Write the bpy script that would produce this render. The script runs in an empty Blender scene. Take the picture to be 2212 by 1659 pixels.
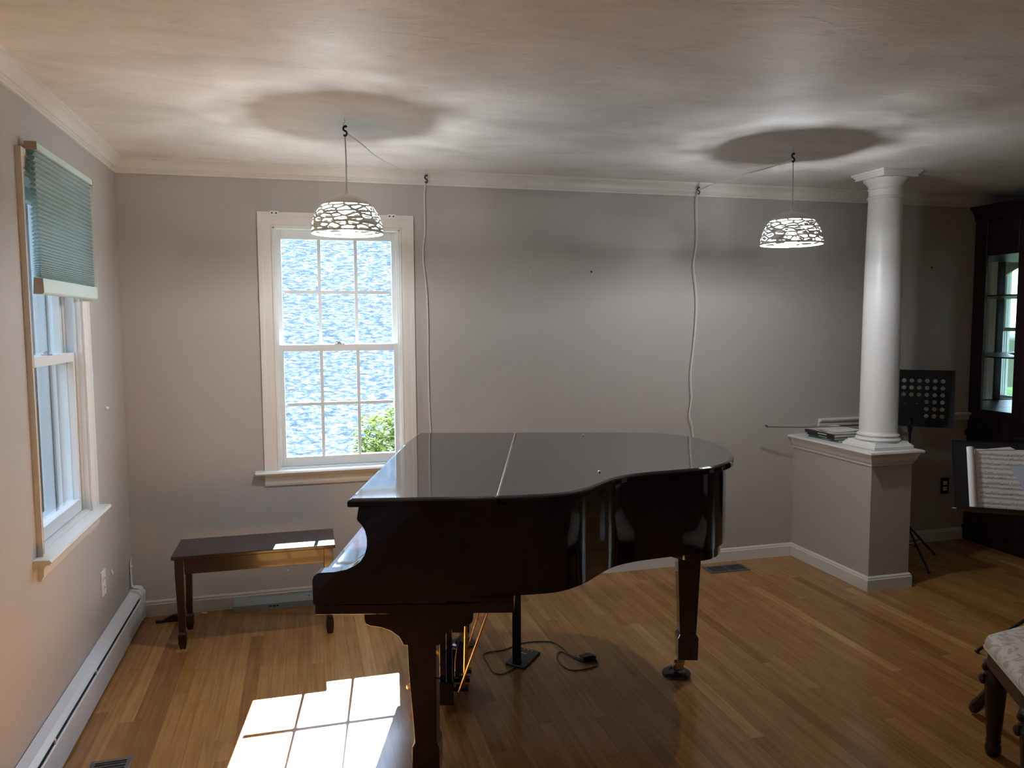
import bpy, bmesh, math, random
from mathutils import Vector, Matrix
random.seed(7)
R = math.radians
SC = bpy.context.scene
COL = SC.collection
CEIL = 2.44

# ------------------------------------------------------------------ materials
def mat(name, color=(.8, .8, .8), rough=.5, metal=0., spec=.5, coat=0., emis=None, estr=0., build=None):
    m = bpy.data.materials.new(name); m.use_nodes = True
    nt = m.node_tree; b = nt.nodes['Principled BSDF']
    b.inputs['Base Color'].default_value = (*color, 1)
    b.inputs['Roughness'].default_value = rough
    b.inputs['Metallic'].default_value = metal
    b.inputs['Specular IOR Level'].default_value = spec
    b.inputs['Coat Weight'].default_value = coat
    b.inputs['Coat Roughness'].default_value = .04
    if emis:
        b.inputs['Emission Color'].default_value = (*emis, 1); b.inputs['Emission Strength'].default_value = estr
    if build: build(nt, b)
    return m

def N(nt, t, **kw):
    n = nt.nodes.new(t)
    for k, v in kw.items():
        if k in n.inputs: n.inputs[k].default_value = v
        else: setattr(n, k, v)
    return n
def LK(nt, a, ao, b, bi): nt.links.new(a.outputs[ao], b.inputs[bi])
def pos(nt, scale=(1, 1, 1)):
    t = N(nt, 'ShaderNodeTexCoord'); m = N(nt, 'ShaderNodeMapping')
    g = N(nt, 'ShaderNodeNewGeometry')
    m.inputs['Scale'].default_value = scale
    LK(nt, g, 'Position', m, 'Vector'); nt.nodes.remove(t)
    return m
def ramp(nt, stops):
    r = N(nt, 'ShaderNodeValToRGB'); e = r.color_ramp.elements
    while len(e) < len(stops): e.new(.5)
    for i, (p, c) in enumerate(stops): e[i].position = p; e[i].color = (*c, 1)
    return r
def bump(nt, b, src, out, strength=.2, dist=.01):
    bp = N(nt, 'ShaderNodeBump'); bp.inputs['Strength'].default_value = strength; bp.inputs['Distance'].default_value = dist
    LK(nt, src, out, bp, 'Height'); LK(nt, bp, 'Normal', b, 'Normal')

def noisecol(c1, c2, scale=(8, 8, 8), det=4, bs=0, bd=.002, lo=.35, hi=.65):
    def f(nt, b):
        m = pos(nt, scale); n = N(nt, 'ShaderNodeTexNoise'); n.inputs['Scale'].default_value = 1; n.inputs['Detail'].default_value = det
        LK(nt, m, 'Vector', n, 'Vector'); r = ramp(nt, [(lo, c1), (hi, c2)]); LK(nt, n, 'Fac', r, 'Fac'); LK(nt, r, 'Color', b, 'Base Color')
        if bs: bump(nt, b, n, 'Fac', bs, bd)
    return f

def b_floor(nt, b):
    g = N(nt, 'ShaderNodeNewGeometry'); s = N(nt, 'ShaderNodeSeparateXYZ'); LK(nt, g, 'Position', s, 'Vector')
    def M(op, a, v=None, c=None):
        n = N(nt, 'ShaderNodeMath', operation=op)
        for i, q in enumerate((a, v, c)):
            if q is None: continue
            if isinstance(q, (int, float)): n.inputs[i].default_value = q
            else: nt.links.new(q, n.inputs[i])
        return n.outputs[0]
    X, Y = s.outputs['X'], s.outputs['Y']
    u = M('DIVIDE', X, .0575); row = M('FLOOR', u); fu = M('FRACT', u)
    wn = N(nt, 'ShaderNodeTexWhiteNoise', noise_dimensions='1D'); nt.links.new(row, wn.inputs['W'])
    v = M('DIVIDE', M('ADD', Y, M('MULTIPLY', wn.outputs['Value'], 7.3)), 1.15); fv = M('FRACT', v); bid = M('FLOOR', v)
    cx = N(nt, 'ShaderNodeCombineXYZ'); nt.links.new(row, cx.inputs[0]); nt.links.new(bid, cx.inputs[1])
    wn2 = N(nt, 'ShaderNodeTexWhiteNoise', noise_dimensions='3D'); LK(nt, cx, 0, wn2, 'Vector')
    # grain: stretched noise shifted per board
    off = N(nt, 'ShaderNodeVectorMath', operation='MULTIPLY_ADD'); LK(nt, wn2, 'Color', off, 0)
    off.inputs[1].default_value = (9, 30, 5); LK(nt, g, 'Position', off, 2)
    mp = N(nt, 'ShaderNodeMapping'); mp.inputs['Scale'].default_value = (70, 2.2, 1); LK(nt, off, 'Vector', mp, 'Vector')
    n1 = N(nt, 'ShaderNodeTexNoise'); n1.inputs['Scale'].default_value = 1.; n1.inputs['Detail'].default_value = 3; n1.inputs['Distortion'].default_value = .6
    LK(nt, mp, 'Vector', n1, 'Vector')
    mp2 = N(nt, 'ShaderNodeMapping'); mp2.inputs['Scale'].default_value = (14, 1.1, 1); LK(nt, off, 'Vector', mp2, 'Vector')
    w = N(nt, 'ShaderNodeTexWave', wave_type='RINGS'); w.inputs['Scale'].default_value = 1.3; w.inputs['Distortion'].default_value = 5; w.inputs['Detail'].default_value = 2
    LK(nt, mp2, 'Vector', w, 'Vector')
    base = ramp(nt, [(0, (.260, .118, .036)), (.08, (.325, .153, .046)), (.5, (.365, .178, .055)), (.93, (.400, .204, .067)), (1., (.49, .28, .105))])
    LK(nt, wn2, 'Value', base, 'Fac')
    gr = ramp(nt, [(.3, (.80, .76, .72)), (.62, (1.05, 1.05, 1.04))]); LK(nt, n1, 'Fac', gr, 'Fac')
    gw = ramp(nt, [(.0, (.95, .94, .93)), (.5, (1, 1, 1))]); LK(nt, w, 'Fac', gw, 'Fac')
    m1 = N(nt, 'ShaderNodeMix', data_type='RGBA', blend_type='MULTIPLY'); m1.inputs[0].default_value = 1
    LK(nt, base, 'Color', m1, 6); LK(nt, gr, 'Color', m1, 7)
    m2 = N(nt, 'ShaderNodeMix', data_type='RGBA', blend_type='MULTIPLY'); m2.inputs[0].default_value = 1
    nt.links.new(m1.outputs[2], m2.inputs[6]); LK(nt, gw, 'Color', m2, 7)
    e = M('MINIMUM', M('MULTIPLY', M('MINIMUM', fu, M('SUBTRACT', 1, fu)), .0575), M('MULTIPLY', M('MINIMUM', fv, M('SUBTRACT', 1, fv)), 1.15))
    seam = M('LESS_THAN', e, .0006)
    m3 = N(nt, 'ShaderNodeMix', data_type='RGBA', blend_type='MIX'); m3.inputs[7].default_value = (.07, .035, .015, 1)
    nt.links.new(M('MULTIPLY', seam, .55), m3.inputs[0]); nt.links.new(m2.outputs[2], m3.inputs[6])
    nt.links.new(m3.outputs[2], b.inputs['Base Color'])
    nr = N(nt, 'ShaderNodeTexNoise'); nr.inputs['Scale'].default_value = 6
    LK(nt, g, 'Position', nr, 'Vector'); rr = N(nt, 'ShaderNodeMapRange'); rr.inputs['To Min'].default_value = .15; rr.inputs['To Max'].default_value = .26
    LK(nt, nr, 'Fac', rr, 'Value'); LK(nt, rr, 'Result', b, 'Roughness')
    bump(nt, b, n1, 'Fac', .06, .001)

def b_ceiling(nt, b):
    m = pos(nt, (1.5, 3.4, 1)); n = N(nt, 'ShaderNodeTexNoise'); n.inputs['Scale'].default_value = 1.5; n.inputs['Detail'].default_value = 7; n.inputs['Roughness'].default_value = .6; n.inputs['Distortion'].default_value = 1.2
    LK(nt, m, 'Vector', n, 'Vector'); r = ramp(nt, [(.34, (.665, .640, .610)), (.52, (.740, .715, .685)), (.7, (.785, .765, .735))]); LK(nt, n, 'Fac', r, 'Fac')
    m2 = pos(nt, (7, 34, 1)); n2 = N(nt, 'ShaderNodeTexNoise'); n2.inputs['Scale'].default_value = 1.; n2.inputs['Detail'].default_value = 4; n2.inputs['Roughness'].default_value = .65; n2.inputs['Distortion'].default_value = .8
    LK(nt, m2, 'Vector', n2, 'Vector')
    ck = ramp(nt, [(.645, (1, 1, 1)), (.69, (.84, .82, .80))]); LK(nt, n2, 'Fac', ck, 'Fac')
    mx = N(nt, 'ShaderNodeMix', data_type='RGBA', blend_type='MULTIPLY'); mx.inputs[0].default_value = 1; LK(nt, r, 'Color', mx, 6); LK(nt, ck, 'Color', mx, 7); nt.links.new(mx.outputs[2], b.inputs['Base Color'])
    m3 = pos(nt, (3, 8, 1)); n3 = N(nt, 'ShaderNodeTexNoise'); n3.inputs['Scale'].default_value = 1.6; n3.inputs['Detail'].default_value = 5; n3.inputs['Distortion'].default_value = 2.
    LK(nt, m3, 'Vector', n3, 'Vector'); r3 = ramp(nt, [(.5, (0, 0, 0)), (.64, (1, 1, 1))]); LK(nt, n3, 'Fac', r3, 'Fac')
    bump(nt, b, r3, 'Color', .22, .003)

def b_wall(nt, b):
    m = pos(nt, (1, 1, 1)); n = N(nt, 'ShaderNodeTexNoise'); n.inputs['Scale'].default_value = 1.7; n.inputs['Detail'].default_value = 3
    LK(nt, m, 'Vector', n, 'Vector'); r = ramp(nt, [(.3, (.425, .396, .368)), (.7, (.445, .415, .386))]); LK(nt, n, 'Fac', r, 'Fac'); LK(nt, r, 'Color', b, 'Base Color')
    n2 = N(nt, 'ShaderNodeTexNoise'); n2.inputs['Scale'].default_value = 260; LK(nt, m, 'Vector', n2, 'Vector'); bump(nt, b, n2, 'Fac', .05, .001)

def b_glass(tint, fres=1.0, gcol=(1, 1, 1)):
    def f(nt, b):
        out = nt.nodes['Material Output']; t = N(nt, 'ShaderNodeBsdfTransparent'); t.inputs['Color'].default_value = (*tint, 1)
        g = N(nt, 'ShaderNodeBsdfGlossy'); g.inputs['Roughness'].default_value = .01; g.inputs['Color'].default_value = (*gcol, 1)
        fr = N(nt, 'ShaderNodeFresnel'); gg = N(nt, 'ShaderNodeNewGeometry'); mr = N(nt, 'ShaderNodeMapRange'); mr.inputs['To Min'].default_value = 1.45; mr.inputs['To Max'].default_value = 1 / 1.45
        LK(nt, gg, 'Backfacing', mr, 'Value'); LK(nt, mr, 'Result', fr, 'IOR')   # same reflectance on both faces of a thin pane
        mx = N(nt, 'ShaderNodeMixShader'); LK(nt, fr, 'Fac', mx, 0); LK(nt, t, 0, mx, 1); LK(nt, g, 0, mx, 2); LK(nt, mx, 0, out, 'Surface')
        nt.nodes.remove(b)
    return f

def b_screen(nt, b):
    out = nt.nodes['Material Output']; d = N(nt, 'ShaderNodeBsdfDiffuse'); d.inputs['Color'].default_value = (.05, .055, .06, 1)
    t = N(nt, 'ShaderNodeBsdfTransparent'); mx = N(nt, 'ShaderNodeMixShader'); mx.inputs[0].default_value = .5
    LK(nt, t, 0, mx, 1); LK(nt, d, 0, mx, 2); LK(nt, mx, 0, out, 'Surface'); nt.nodes.remove(b)

def b_shade(nt, b):
    out = nt.nodes['Material Output']; d = N(nt, 'ShaderNodeBsdfDiffuse'); d.inputs['Color'].default_value = (.50, .585, .57, 1)
    t = N(nt, 'ShaderNodeBsdfTranslucent'); t.inputs['Color'].default_value = (.58, .70, .70, 1)
    mx = N(nt, 'ShaderNodeMixShader'); mx.inputs[0].default_value = .5; LK(nt, d, 0, mx, 1); LK(nt, t, 0, mx, 2); LK(nt, mx, 0, out, 'Surface'); nt.nodes.remove(b)

def b_leaf(c):
    def f(nt, b):
        out = nt.nodes['Material Output']; d = N(nt, 'ShaderNodeBsdfDiffuse'); d.inputs['Color'].default_value = (*c, 1)
        t = N(nt, 'ShaderNodeBsdfTranslucent'); t.inputs['Color'].default_value = (*[min(1, q * 1.3) for q in c], 1)
        mx = N(nt, 'ShaderNodeMixShader'); mx.inputs[0].default_value = .5; LK(nt, d, 0, mx, 1); LK(nt, t, 0, mx, 2); LK(nt, mx, 0, out, 'Surface'); nt.nodes.remove(b)
    return f

def b_roof(nt, b):
    m = pos(nt, (13, 24, 24)); n = N(nt, 'ShaderNodeTexNoise'); n.inputs['Scale'].default_value = 1.0; n.inputs['Detail'].default_value = 5; n.inputs['Roughness'].default_value = .75
    LK(nt, m, 'Vector', n, 'Vector'); r = ramp(nt, [(.36, (.019, .027, .035)), (.48, (.038, .050, .061)), (.56, (.070, .084, .094)), (.63, (.23, .245, .25))]); LK(nt, n, 'Fac', r, 'Fac')  # brightest stop: glints painted into the colour as pale flecks
    out = nt.nodes['Material Output']; d = N(nt, 'ShaderNodeBsdfDiffuse'); LK(nt, r, 'Color', d, 'Color')
    bp = N(nt, 'ShaderNodeBump'); bp.inputs['Strength'].default_value = .25; bp.inputs['Distance'].default_value = .02
    LK(nt, n, 'Fac', bp, 'Height'); LK(nt, bp, 'Normal', d, 'Normal'); LK(nt, d, 0, out, 'Surface'); nt.nodes.remove(b)

def b_damask(nt, b):
    m = pos(nt, (11, 11, 11)); n = N(nt, 'ShaderNodeTexNoise'); n.inputs['Scale'].default_value = 1.; n.inputs['Detail'].default_value = 1; n.inputs['Distortion'].default_value = 3.
    LK(nt, m, 'Vector', n, 'Vector'); r = ramp(nt, [(.47, (.40, .36, .30)), (.50, (.58, .54, .49))]); LK(nt, n, 'Fac', r, 'Fac'); LK(nt, r, 'Color', b, 'Base Color')

M = {
 'wall': mat('wall_paint', rough=.55, spec=.35, build=b_wall),
 'ceiling': mat('ceiling_plaster', rough=.6, spec=.3, build=b_ceiling),
 'floor': mat('oak_floor', rough=.33, spec=.4, build=b_floor),
 'trim': mat('white_trim', (.70, .675, .63), .38),
 'column': mat('column_paint', (.74, .73, .71), .38),
 'vinyl': mat('window_vinyl', (.68, .69, .68), .35),
 'glass': mat('window_glass', build=b_glass((.97, .985, .98))),
 'piano': mat('piano_lacquer', (.0085, .0048, .0080), .07, spec=.55, coat=.35),
 'pianoin': mat('piano_lacquer_plain', (.012, .007, .008), .12),
 'brass': mat('brass', (.78, .50, .20), .25, 1.0),
 'brass2': mat('worn_brass', (.42, .33, .20), .35, 1.0),
 'hinge': mat('piano_hinge_brass', (.62, .55, .42), .35, .9),
 'black': mat('black_plastic', (.012, .012, .014), .38),
 'blackmetal': mat('black_metal', (.010, .010, .012), .45, spec=.35),
 'cup': mat('caster_cup', (.008, .010, .022), .18),
 'bench': mat('bench_mahogany', (.028, .010, .008), .22, coat=.3, build=noisecol((.013, .0055, .005), (.028, .0105, .0075), (6, 60, 60), 3)),
 'cord': mat('white_cord', (.72, .70, .66), .5),
 'shadewhite': mat('shade_enamel', (.78, .78, .76), .42),
 'bulb': mat('bulb_light', (1, 1, 1), .5, emis=(.93, .97, 1.0), estr=1.),
 'heatsink': mat('bulb_body', (.8, .8, .78), .4),
 'screen': mat('dimming_screen', build=b_screen),
 'mint': mat('mint_shade', build=b_shade),
 'mintsolid': mat('mint_rail', (.55, .66, .62), .4),
 'beige': mat('beige_plastic', (.42, .34, .27), .5),
 'heater': mat('heater_enamel', (.63, .66, .70), .32),
 'heaterdark': mat('heater_slot', (.02, .022, .026), .6),
 'register': mat('register_metal', (.17, .16, .15), .4, .6),
 'outletw': mat('white_plastic', (.75, .75, .74), .35),
 'stone': mat('grey_metal_box', (.36, .42, .45), .35, .3),
 'cab': mat('cabinet_wood', (.012, .006, .005), .32, build=noisecol((.007, .0035, .003), (.022, .010, .008), (20, 20, 3), 3)),
 'mirror': mat('mirror', (.80, .92, .92), .01, 1.0),
 'paper': mat('paper', (.72, .71, .70), .7),
 'paper2': mat('paper_blue', (.50, .56, .66), .7),
 'ink': mat('ink', (.03, .03, .035), .8),
 'damask': mat('damask', rough=.7, build=b_damask),
 'piping': mat('piping', (.42, .38, .33), .7),
 'chairwood': mat('chair_wood', (.018, .008, .007), .35),
 'teal': mat('teal_cover', (.02, .10, .10), .4),
 'darkbook': mat('dark_cover', (.015, .012, .018), .4),
 'pages': mat('pages', (.58, .54, .46), .8),
 'cream': mat('cream_cover', (.55, .50, .44), .6),
 'bowwood': mat('bow_wood', (.10, .035, .02), .3),
 'hair': mat('bow_hair', (.55, .50, .42), .6),
 'roof': mat('shingle_roof', rough=.8, spec=.08, build=b_roof),
 'siding': mat('pale_siding', (.50, .62, .80), .8, spec=0., build=noisecol((.028, .048, .085), (.042, .066, .108), (.6, .6, 9), 2)),
 'leaf': mat('maple_leaf', build=b_leaf((.085, .12, .035))),
 'hedge': mat('hedge_leaf', build=b_leaf((.012, .024, .018))),
 'bark': mat('bark', (.07, .05, .04), .8),
 'grass': mat('lawn', (.05, .09, .03), .9, spec=0., build=noisecol((.012, .024, .010), (.03, .05, .02), (5, 5, 5))),
 'steel': mat('steel', (.55, .55, .55), .3, 1.),
 'dirt': mat('hole_dark', (.04, .035, .03), .8),
 'curtain': mat('sheer_curtain', (.45, .45, .44), .8),
}

# ------------------------------------------------------------------ mesh builder
class B:
    def __init__(s, xf=None): s.v = []; s.f = []; s.xf = xf
    def add(s, vs, fs):
        o = len(s.v)
        for p in vs:
            p = Vector(p); s.v.append(s.xf @ p if s.xf else p)
        s.f += [tuple(o + i for i in f) for f in fs]; return s
    def box(s, x0, x1, y0, y1, z0, z1):
        vs = [(x, y, z) for z in (z0, z1) for y in (y0, y1) for x in (x0, x1)]
        return s.add(vs, [(0, 2, 3, 1), (4, 5, 7, 6), (0, 1, 5, 4), (2, 6, 7, 3), (0, 4, 6, 2), (1, 3, 7, 5)])
    def loft(s, rings, closed=True, caps=True):
        n = len(rings[0]); vs = [p for r in rings for p in r]; fs = []
        for i in range(len(rings) - 1):
            for j in range(n if closed else n - 1):
                k = (j + 1) % n; fs.append((i * n + j, i * n + k, (i + 1) * n + k, (i + 1) * n + j))
        if caps: fs.append(tuple(range(n))[::-1]); fs.append(tuple((len(rings) - 1) * n + j for j in range(n)))
        return s.add(vs, fs)
    def prism(s, poly, a, b, axis='z'):
        def P(p, t):
            return {'z': (p[0], p[1], t), 'y': (p[0], t, p[1]), 'x': (t, p[0], p[1])}[axis]
        return s.loft([[P(p, a) for p in poly], [P(p, b) for p in poly]])
    def tube(s, pts, r, n=8, closed=False):
        pts = [Vector(p) for p in pts]; rings = []; rr = r if isinstance(r, (list, tuple)) else [r] * len(pts)
        up = Vector((0, 0, 1)); prev = None
        for i, p in enumerate(pts):
            d = (pts[min(i + 1, len(pts) - 1)] - pts[max(i - 1, 0)]).normalized()
            if prev is None:
                a = d.cross(up); a = a if a.length > .05 else d.cross(Vector((1, 0, 0)))
            else: a = prev - d * prev.dot(d)
            a.normalize(); prev = a; c = d.cross(a)
            rings.append([p + (a * math.cos(2 * math.pi * k / n) + c * math.sin(2 * math.pi * k / n)) * rr[i] for k in range(n)])
        return s.loft(rings)
    def lathe(s, prof, c=(0, 0, 0), n=32, caps=True):
        return s.loft([[(c[0] + r * math.cos(2 * math.pi * k / n), c[1] + r * math.sin(2 * math.pi * k / n), c[2] + z) for k in range(n)] for r, z in prof], caps=caps)
    def ball(s, c, r, n=12):
        r = (r, r, r) if not isinstance(r, (list, tuple)) else r
        return s.loft([[(c[0] + r[0] * math.sin(t) * math.cos(2 * math.pi * k / n), c[1] + r[1] * math.sin(t) * math.sin(2 * math.pi * k / n), c[2] - r[2] * math.cos(t)) for k in range(n)]
                       for t in [.02 + (math.pi - .04) * i / (n // 2 + 2) for i in range(n // 2 + 3)]])
    def sq(s, secs, rot=0):   # secs: (cx, cy, z, half-x, half-y)
        c, q = math.cos(rot), math.sin(rot)
        return s.loft([[(cx + c * a * hx - q * b * hy, cy + q * a * hx + c * b * hy, z) for a, b in ((-1, -1), (1, -1), (1, 1), (-1, 1))] for cx, cy, z, hx, hy in secs])
    def obj(s, name, m, parent=None, smooth=False, bevel=0, seg=2, **tags):
        me = bpy.data.meshes.new(name)
        lo = Vector([min(p[i] for p in s.v) for i in range(3)]); hi = Vector([max(p[i] for p in s.v) for i in range(3)])
        c = Vector(((lo.x + hi.x) / 2, (lo.y + hi.y) / 2, lo.z))
        me.from_pydata([tuple(p - c) for p in s.v], [], s.f); me.validate()
        bm = bmesh.new(); bm.from_mesh(me); bmesh.ops.recalc_face_normals(bm, faces=bm.faces); bm.to_mesh(me); bm.free()
        if smooth:
            for p in me.polygons: p.use_smooth = True
            me.set_sharp_from_angle(angle=R(smooth if smooth is not True else 40))
        me.materials.append(M[m] if isinstance(m, str) else m)
        o = bpy.data.objects.new(name, me); COL.objects.link(o); o.location = c
        if parent:
            o.parent = parent
            pm = world(parent); o.matrix_parent_inverse = pm.inverted()
        if bevel:
            md = o.modifiers.new('bevel', 'BEVEL'); md.width = bevel; md.segments = seg; md.limit_method = 'ANGLE'; md.angle_limit = R(35)
        for k, v in tags.items(): o[k] = v
        return o
def world(o):
    m = Matrix.Translation(o.location) @ o.rotation_euler.to_matrix().to_4x4()
    if o.parent: m = world(o.parent) @ o.matrix_parent_inverse @ m
    return m
def thing(name, loc, label=None, category=None, group=None, kind=None):
    o = bpy.data.objects.new(name, None); COL.objects.link(o); o.location = loc; o.empty_display_size = .1
    if label: o['label'] = label
    if category: o['category'] = category
    if group: o['group'] = group
    if kind: o['kind'] = kind
    return o
def T(x, y, z=0, rz=0): return Matrix.Translation((x, y, z)) @ Matrix.Rotation(rz, 4, 'Z')
def smooth_path(pts, k=6):
    out = []; P = [Vector(p) for p in pts]
    for i in range(len(P) - 1):
        a, b, c, d = P[max(i - 1, 0)], P[i], P[i + 1], P[min(i + 2, len(P) - 1)]
        for j in range(k):
            t = j / k
            out.append(.5 * ((2 * b) + (c - a) * t + (2 * a - 5 * b + 4 * c - d) * t * t + (3 * b - a - 3 * c + d) * t ** 3))
    out.append(P[-1]); return out
def offset2(poly, d):   # inward offset of ccw polygon
    n = len(poly); out = []
    for i in range(n):
        a, b, c = Vector(poly[i - 1][:2]), Vector(poly[i][:2]), Vector(poly[(i + 1) % n][:2])
        e1 = (b - a).normalized(); e2 = (c - b).normalized(); n1 = Vector((-e1.y, e1.x)); n2 = Vector((-e2.y, e2.x))
        m = (n1 + n2); L = m.length
        m = m / L if L > 1e-6 else n1
        out.append(tuple(b + m * (d / max(.5, m.dot(n1)))))
    return out

ST = dict(kind='structure')
# ------------------------------------------------------------------ room shell
X1, Y0 = 8.0, -6.4
WT = .15
def wall_with_hole(name, xf, length0, length1, holes, h=CEIL):
    b = B(xf); cur = length0
    for (a, c, z0, z1) in holes:
        b.box(cur, a, 0, WT, 0, h); b.box(a, c, 0, WT, 0, z0); b.box(a, c, 0, WT, z1, h); cur = c
    b.box(cur, length1, 0, WT, 0, h)
    return b.obj(name, 'wall', **ST)
XB = Matrix.Identity(4)
XL = T(0, 0, 0, R(90))          # local x -> world y, local y -> world -x
XR = T(X1, 0, 0, R(-90))        # local x -> world -y, local y -> world +x
OZ0, OZ1 = .765, 2.112
BW = (.772, 1.470); LW = (-1.414, -.745); RW = (1.33, 2.13)
wall_with_hole('wall_back', XB, -WT, X1 + WT, [(BW[0], BW[1], OZ0, OZ1)])
wall_with_hole('wall_left', XL, Y0, 0, [(LW[0], LW[1], OZ0, OZ1)])
wall_with_hole('wall_right', XR, 0, -Y0, [(RW[0], RW[1], .72, 2.22)])
B().box(-WT, X1 + WT, Y0 - WT, Y0, 0, CEIL).obj('wall_front', 'wall', **ST)
B().box(-WT, X1 + WT, Y0 - WT, WT, -.12, 0).obj('floor', 'floor', **ST)
B().box(-WT, X1 + WT, Y0 - WT, WT, CEIL, CEIL + .15).obj('ceiling', 'ceiling', **ST)

CR = [(0, 0), (.050, 0), (.050, .009), (.045, .010), (.045, .015), (.041, .018), (.032, .024), (.023, .036), (.019, .050), (.019, .053), (.013, .054), (.013, .0575), (.015, .059), (.015, .064), (.009, .067), (.009, .0705), (.011, .072), (.011, .078), (0, .078)]
BB = [(0, 0), (.016, 0), (.016, .066), (.012, .071), (.012, .077), (.006, .085), (0, .085)]
def run(name, prof, p0, p1, nrm, m='trim', top=None, mit=(0, 0)):
    # profile (out, height); along p0->p1; mitred by mit at each end
    d = (Vector(p1) - Vector(p0)).normalized(); nv = Vector(nrm); b = B(); rings = []
    for p, sg, mm in ((p0, 1, mit[0]), (p1, -1, mit[1])):
        rings.append([(p[0] + nv.x * o + d.x * o * sg * mm, p[1] + nv.y * o + d.y * o * sg * mm, (top - h) if top is not None else h) for o, h in prof])
    return b.loft(rings).obj(name, m, smooth=30, **ST)
run('trim_1', CR, (0, 0), (X1, 0), (0, -1), top=CEIL, mit=(1, 1))
run('trim_2', CR, (0, Y0), (0, 0), (1, 0), top=CEIL, mit=(0, 1))
run('trim_3', CR, (X1, Y0), (X1, 0), (-1, 0), top=CEIL, mit=(0, 1))
XP, XQ, YP = 4.078, 4.358, -.738
run('baseboard_back', BB, (0, 0), (XP, 0), (0, -1), mit=(0, 1))
run('baseboard_dining', BB, (XQ, 0), (X1, 0), (0, -1), mit=(1, 0))
run('baseboard_right', BB, (X1, Y0), (X1, 0), (-1, 0), mit=(0, 1))
run('trim_4', [(0, .868), (.010, .870), (.016, .884), (.018, .900), (.034, .906), (.037, .915), (.030, .922), (0, .922)], (4.262, 0), (X1, 0), (0, -1))

# half wall with its cap and baseboard
B().box(XP, XQ, YP, 0, 0, .765).obj('wall_half', 'wall', **ST)
def ringrun(name, prof, pts, m='trim'):
    rings = []
    n = len(pts)
    for i, p in enumerate(pts):
        a = Vector(pts[i - 1]) if i else None; c = Vector(pts[i + 1]) if i < n - 1 else None; q = Vector(p)
        def nr(u, v): e = (v - u).normalized(); return Vector((e.y, -e.x))
        if a is None: m_ = nr(q, c); k = 1
        elif c is None: m_ = nr(a, q); k = 1
        else:
            n1, n2 = nr(a, q), nr(q, c); m_ = (n1 + n2).normalized(); k = 1 / m_.dot(n1)
        rings.append([(q.x + m_.x * o * k, q.y + m_.y * o * k, h) for o, h in prof])
    return B().loft(rings).obj(name, m, smooth=30, **ST)
pth = [(XP, 0), (XP, YP), (XQ, YP), (XQ, 0)]
pth = [(XQ, 0), (XQ, YP), (XP, YP), (XP, 0)][::-1]
ringrun('baseboard_half_wall', BB, [(p[0], p[1]) for p in pth][::-1] if False else pth)
cap = B()
capprof = [(-.02, .735), (.006, .738), (.006, .752), (.012, .756), (.012, .766), (.026, .790), (.030, .800), (.030, .803), (.044, .806), (.048, .814), (.044, .824), (-.02, .825)]
ringrun('trim_5', capprof, pth)
B().box(XP - .02, XQ + .02, YP - .02, 0, .766, .8245).obj('trim_6', 'trim', **ST)

# column on the half wall
cx, cy = 4.240, -.590
col = thing('column', (cx, cy, .825), 'white round tapered column standing on the half wall', 'column')
hb = .138
B().box(cx - hb, cx + hb, cy - hb, cy + hb, .8255, .8435).obj('plinth', 'column', col, bevel=.002)
b = B(); s1 = []
for h, z in ((hb - .002, .8435), (hb - .008, .848), (hb - .010, .853), (hb - .018, .856), (hb - .022, .866)): s1.append((cx, cy, z, h, h))
b.sq(s1).obj('plinth_moulding', 'column', col)
prof = [(.112, .866), (.122, .868), (.127, .876), (.122, .885), (.114, .888), (.113, .893), (.118, .896), (.119, .902), (.113, .908), (.108, .912), (.1055, .925), (.1055, 1.25), (.104, 1.6), (.1, 1.95), (.093, 2.282)]
B().lathe([(r, z) for r, z in prof], (cx, cy, 0), 48).obj('shaft', 'column', col, smooth=50)
cpr = [(.093, 2.282), (.098, 2.284), (.102, 2.292), (.098, 2.299), (.0925, 2.302), (.0925, 2.338), (.099, 2.340), (.099, 2.346), (.094, 2.348), (.095, 2.358), (.108, 2.376), (.120, 2.388), (.124, 2.399), (.120, 2.402)]
B().lathe(cpr, (cx, cy, 0), 48).obj('capital', 'column', col, smooth=50)
b = B(); b.sq([(cx, cy, 2.402, .118, .118), (cx, cy, 2.418, .118, .118), (cx, cy, 2.4181, .124, .124), (cx, cy, 2.426, .127, .127), (cx, cy, 2.4262, .133, .133), (cx, cy, 2.4398, .135, .135)]).obj('abacus', 'column', col)

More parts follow.
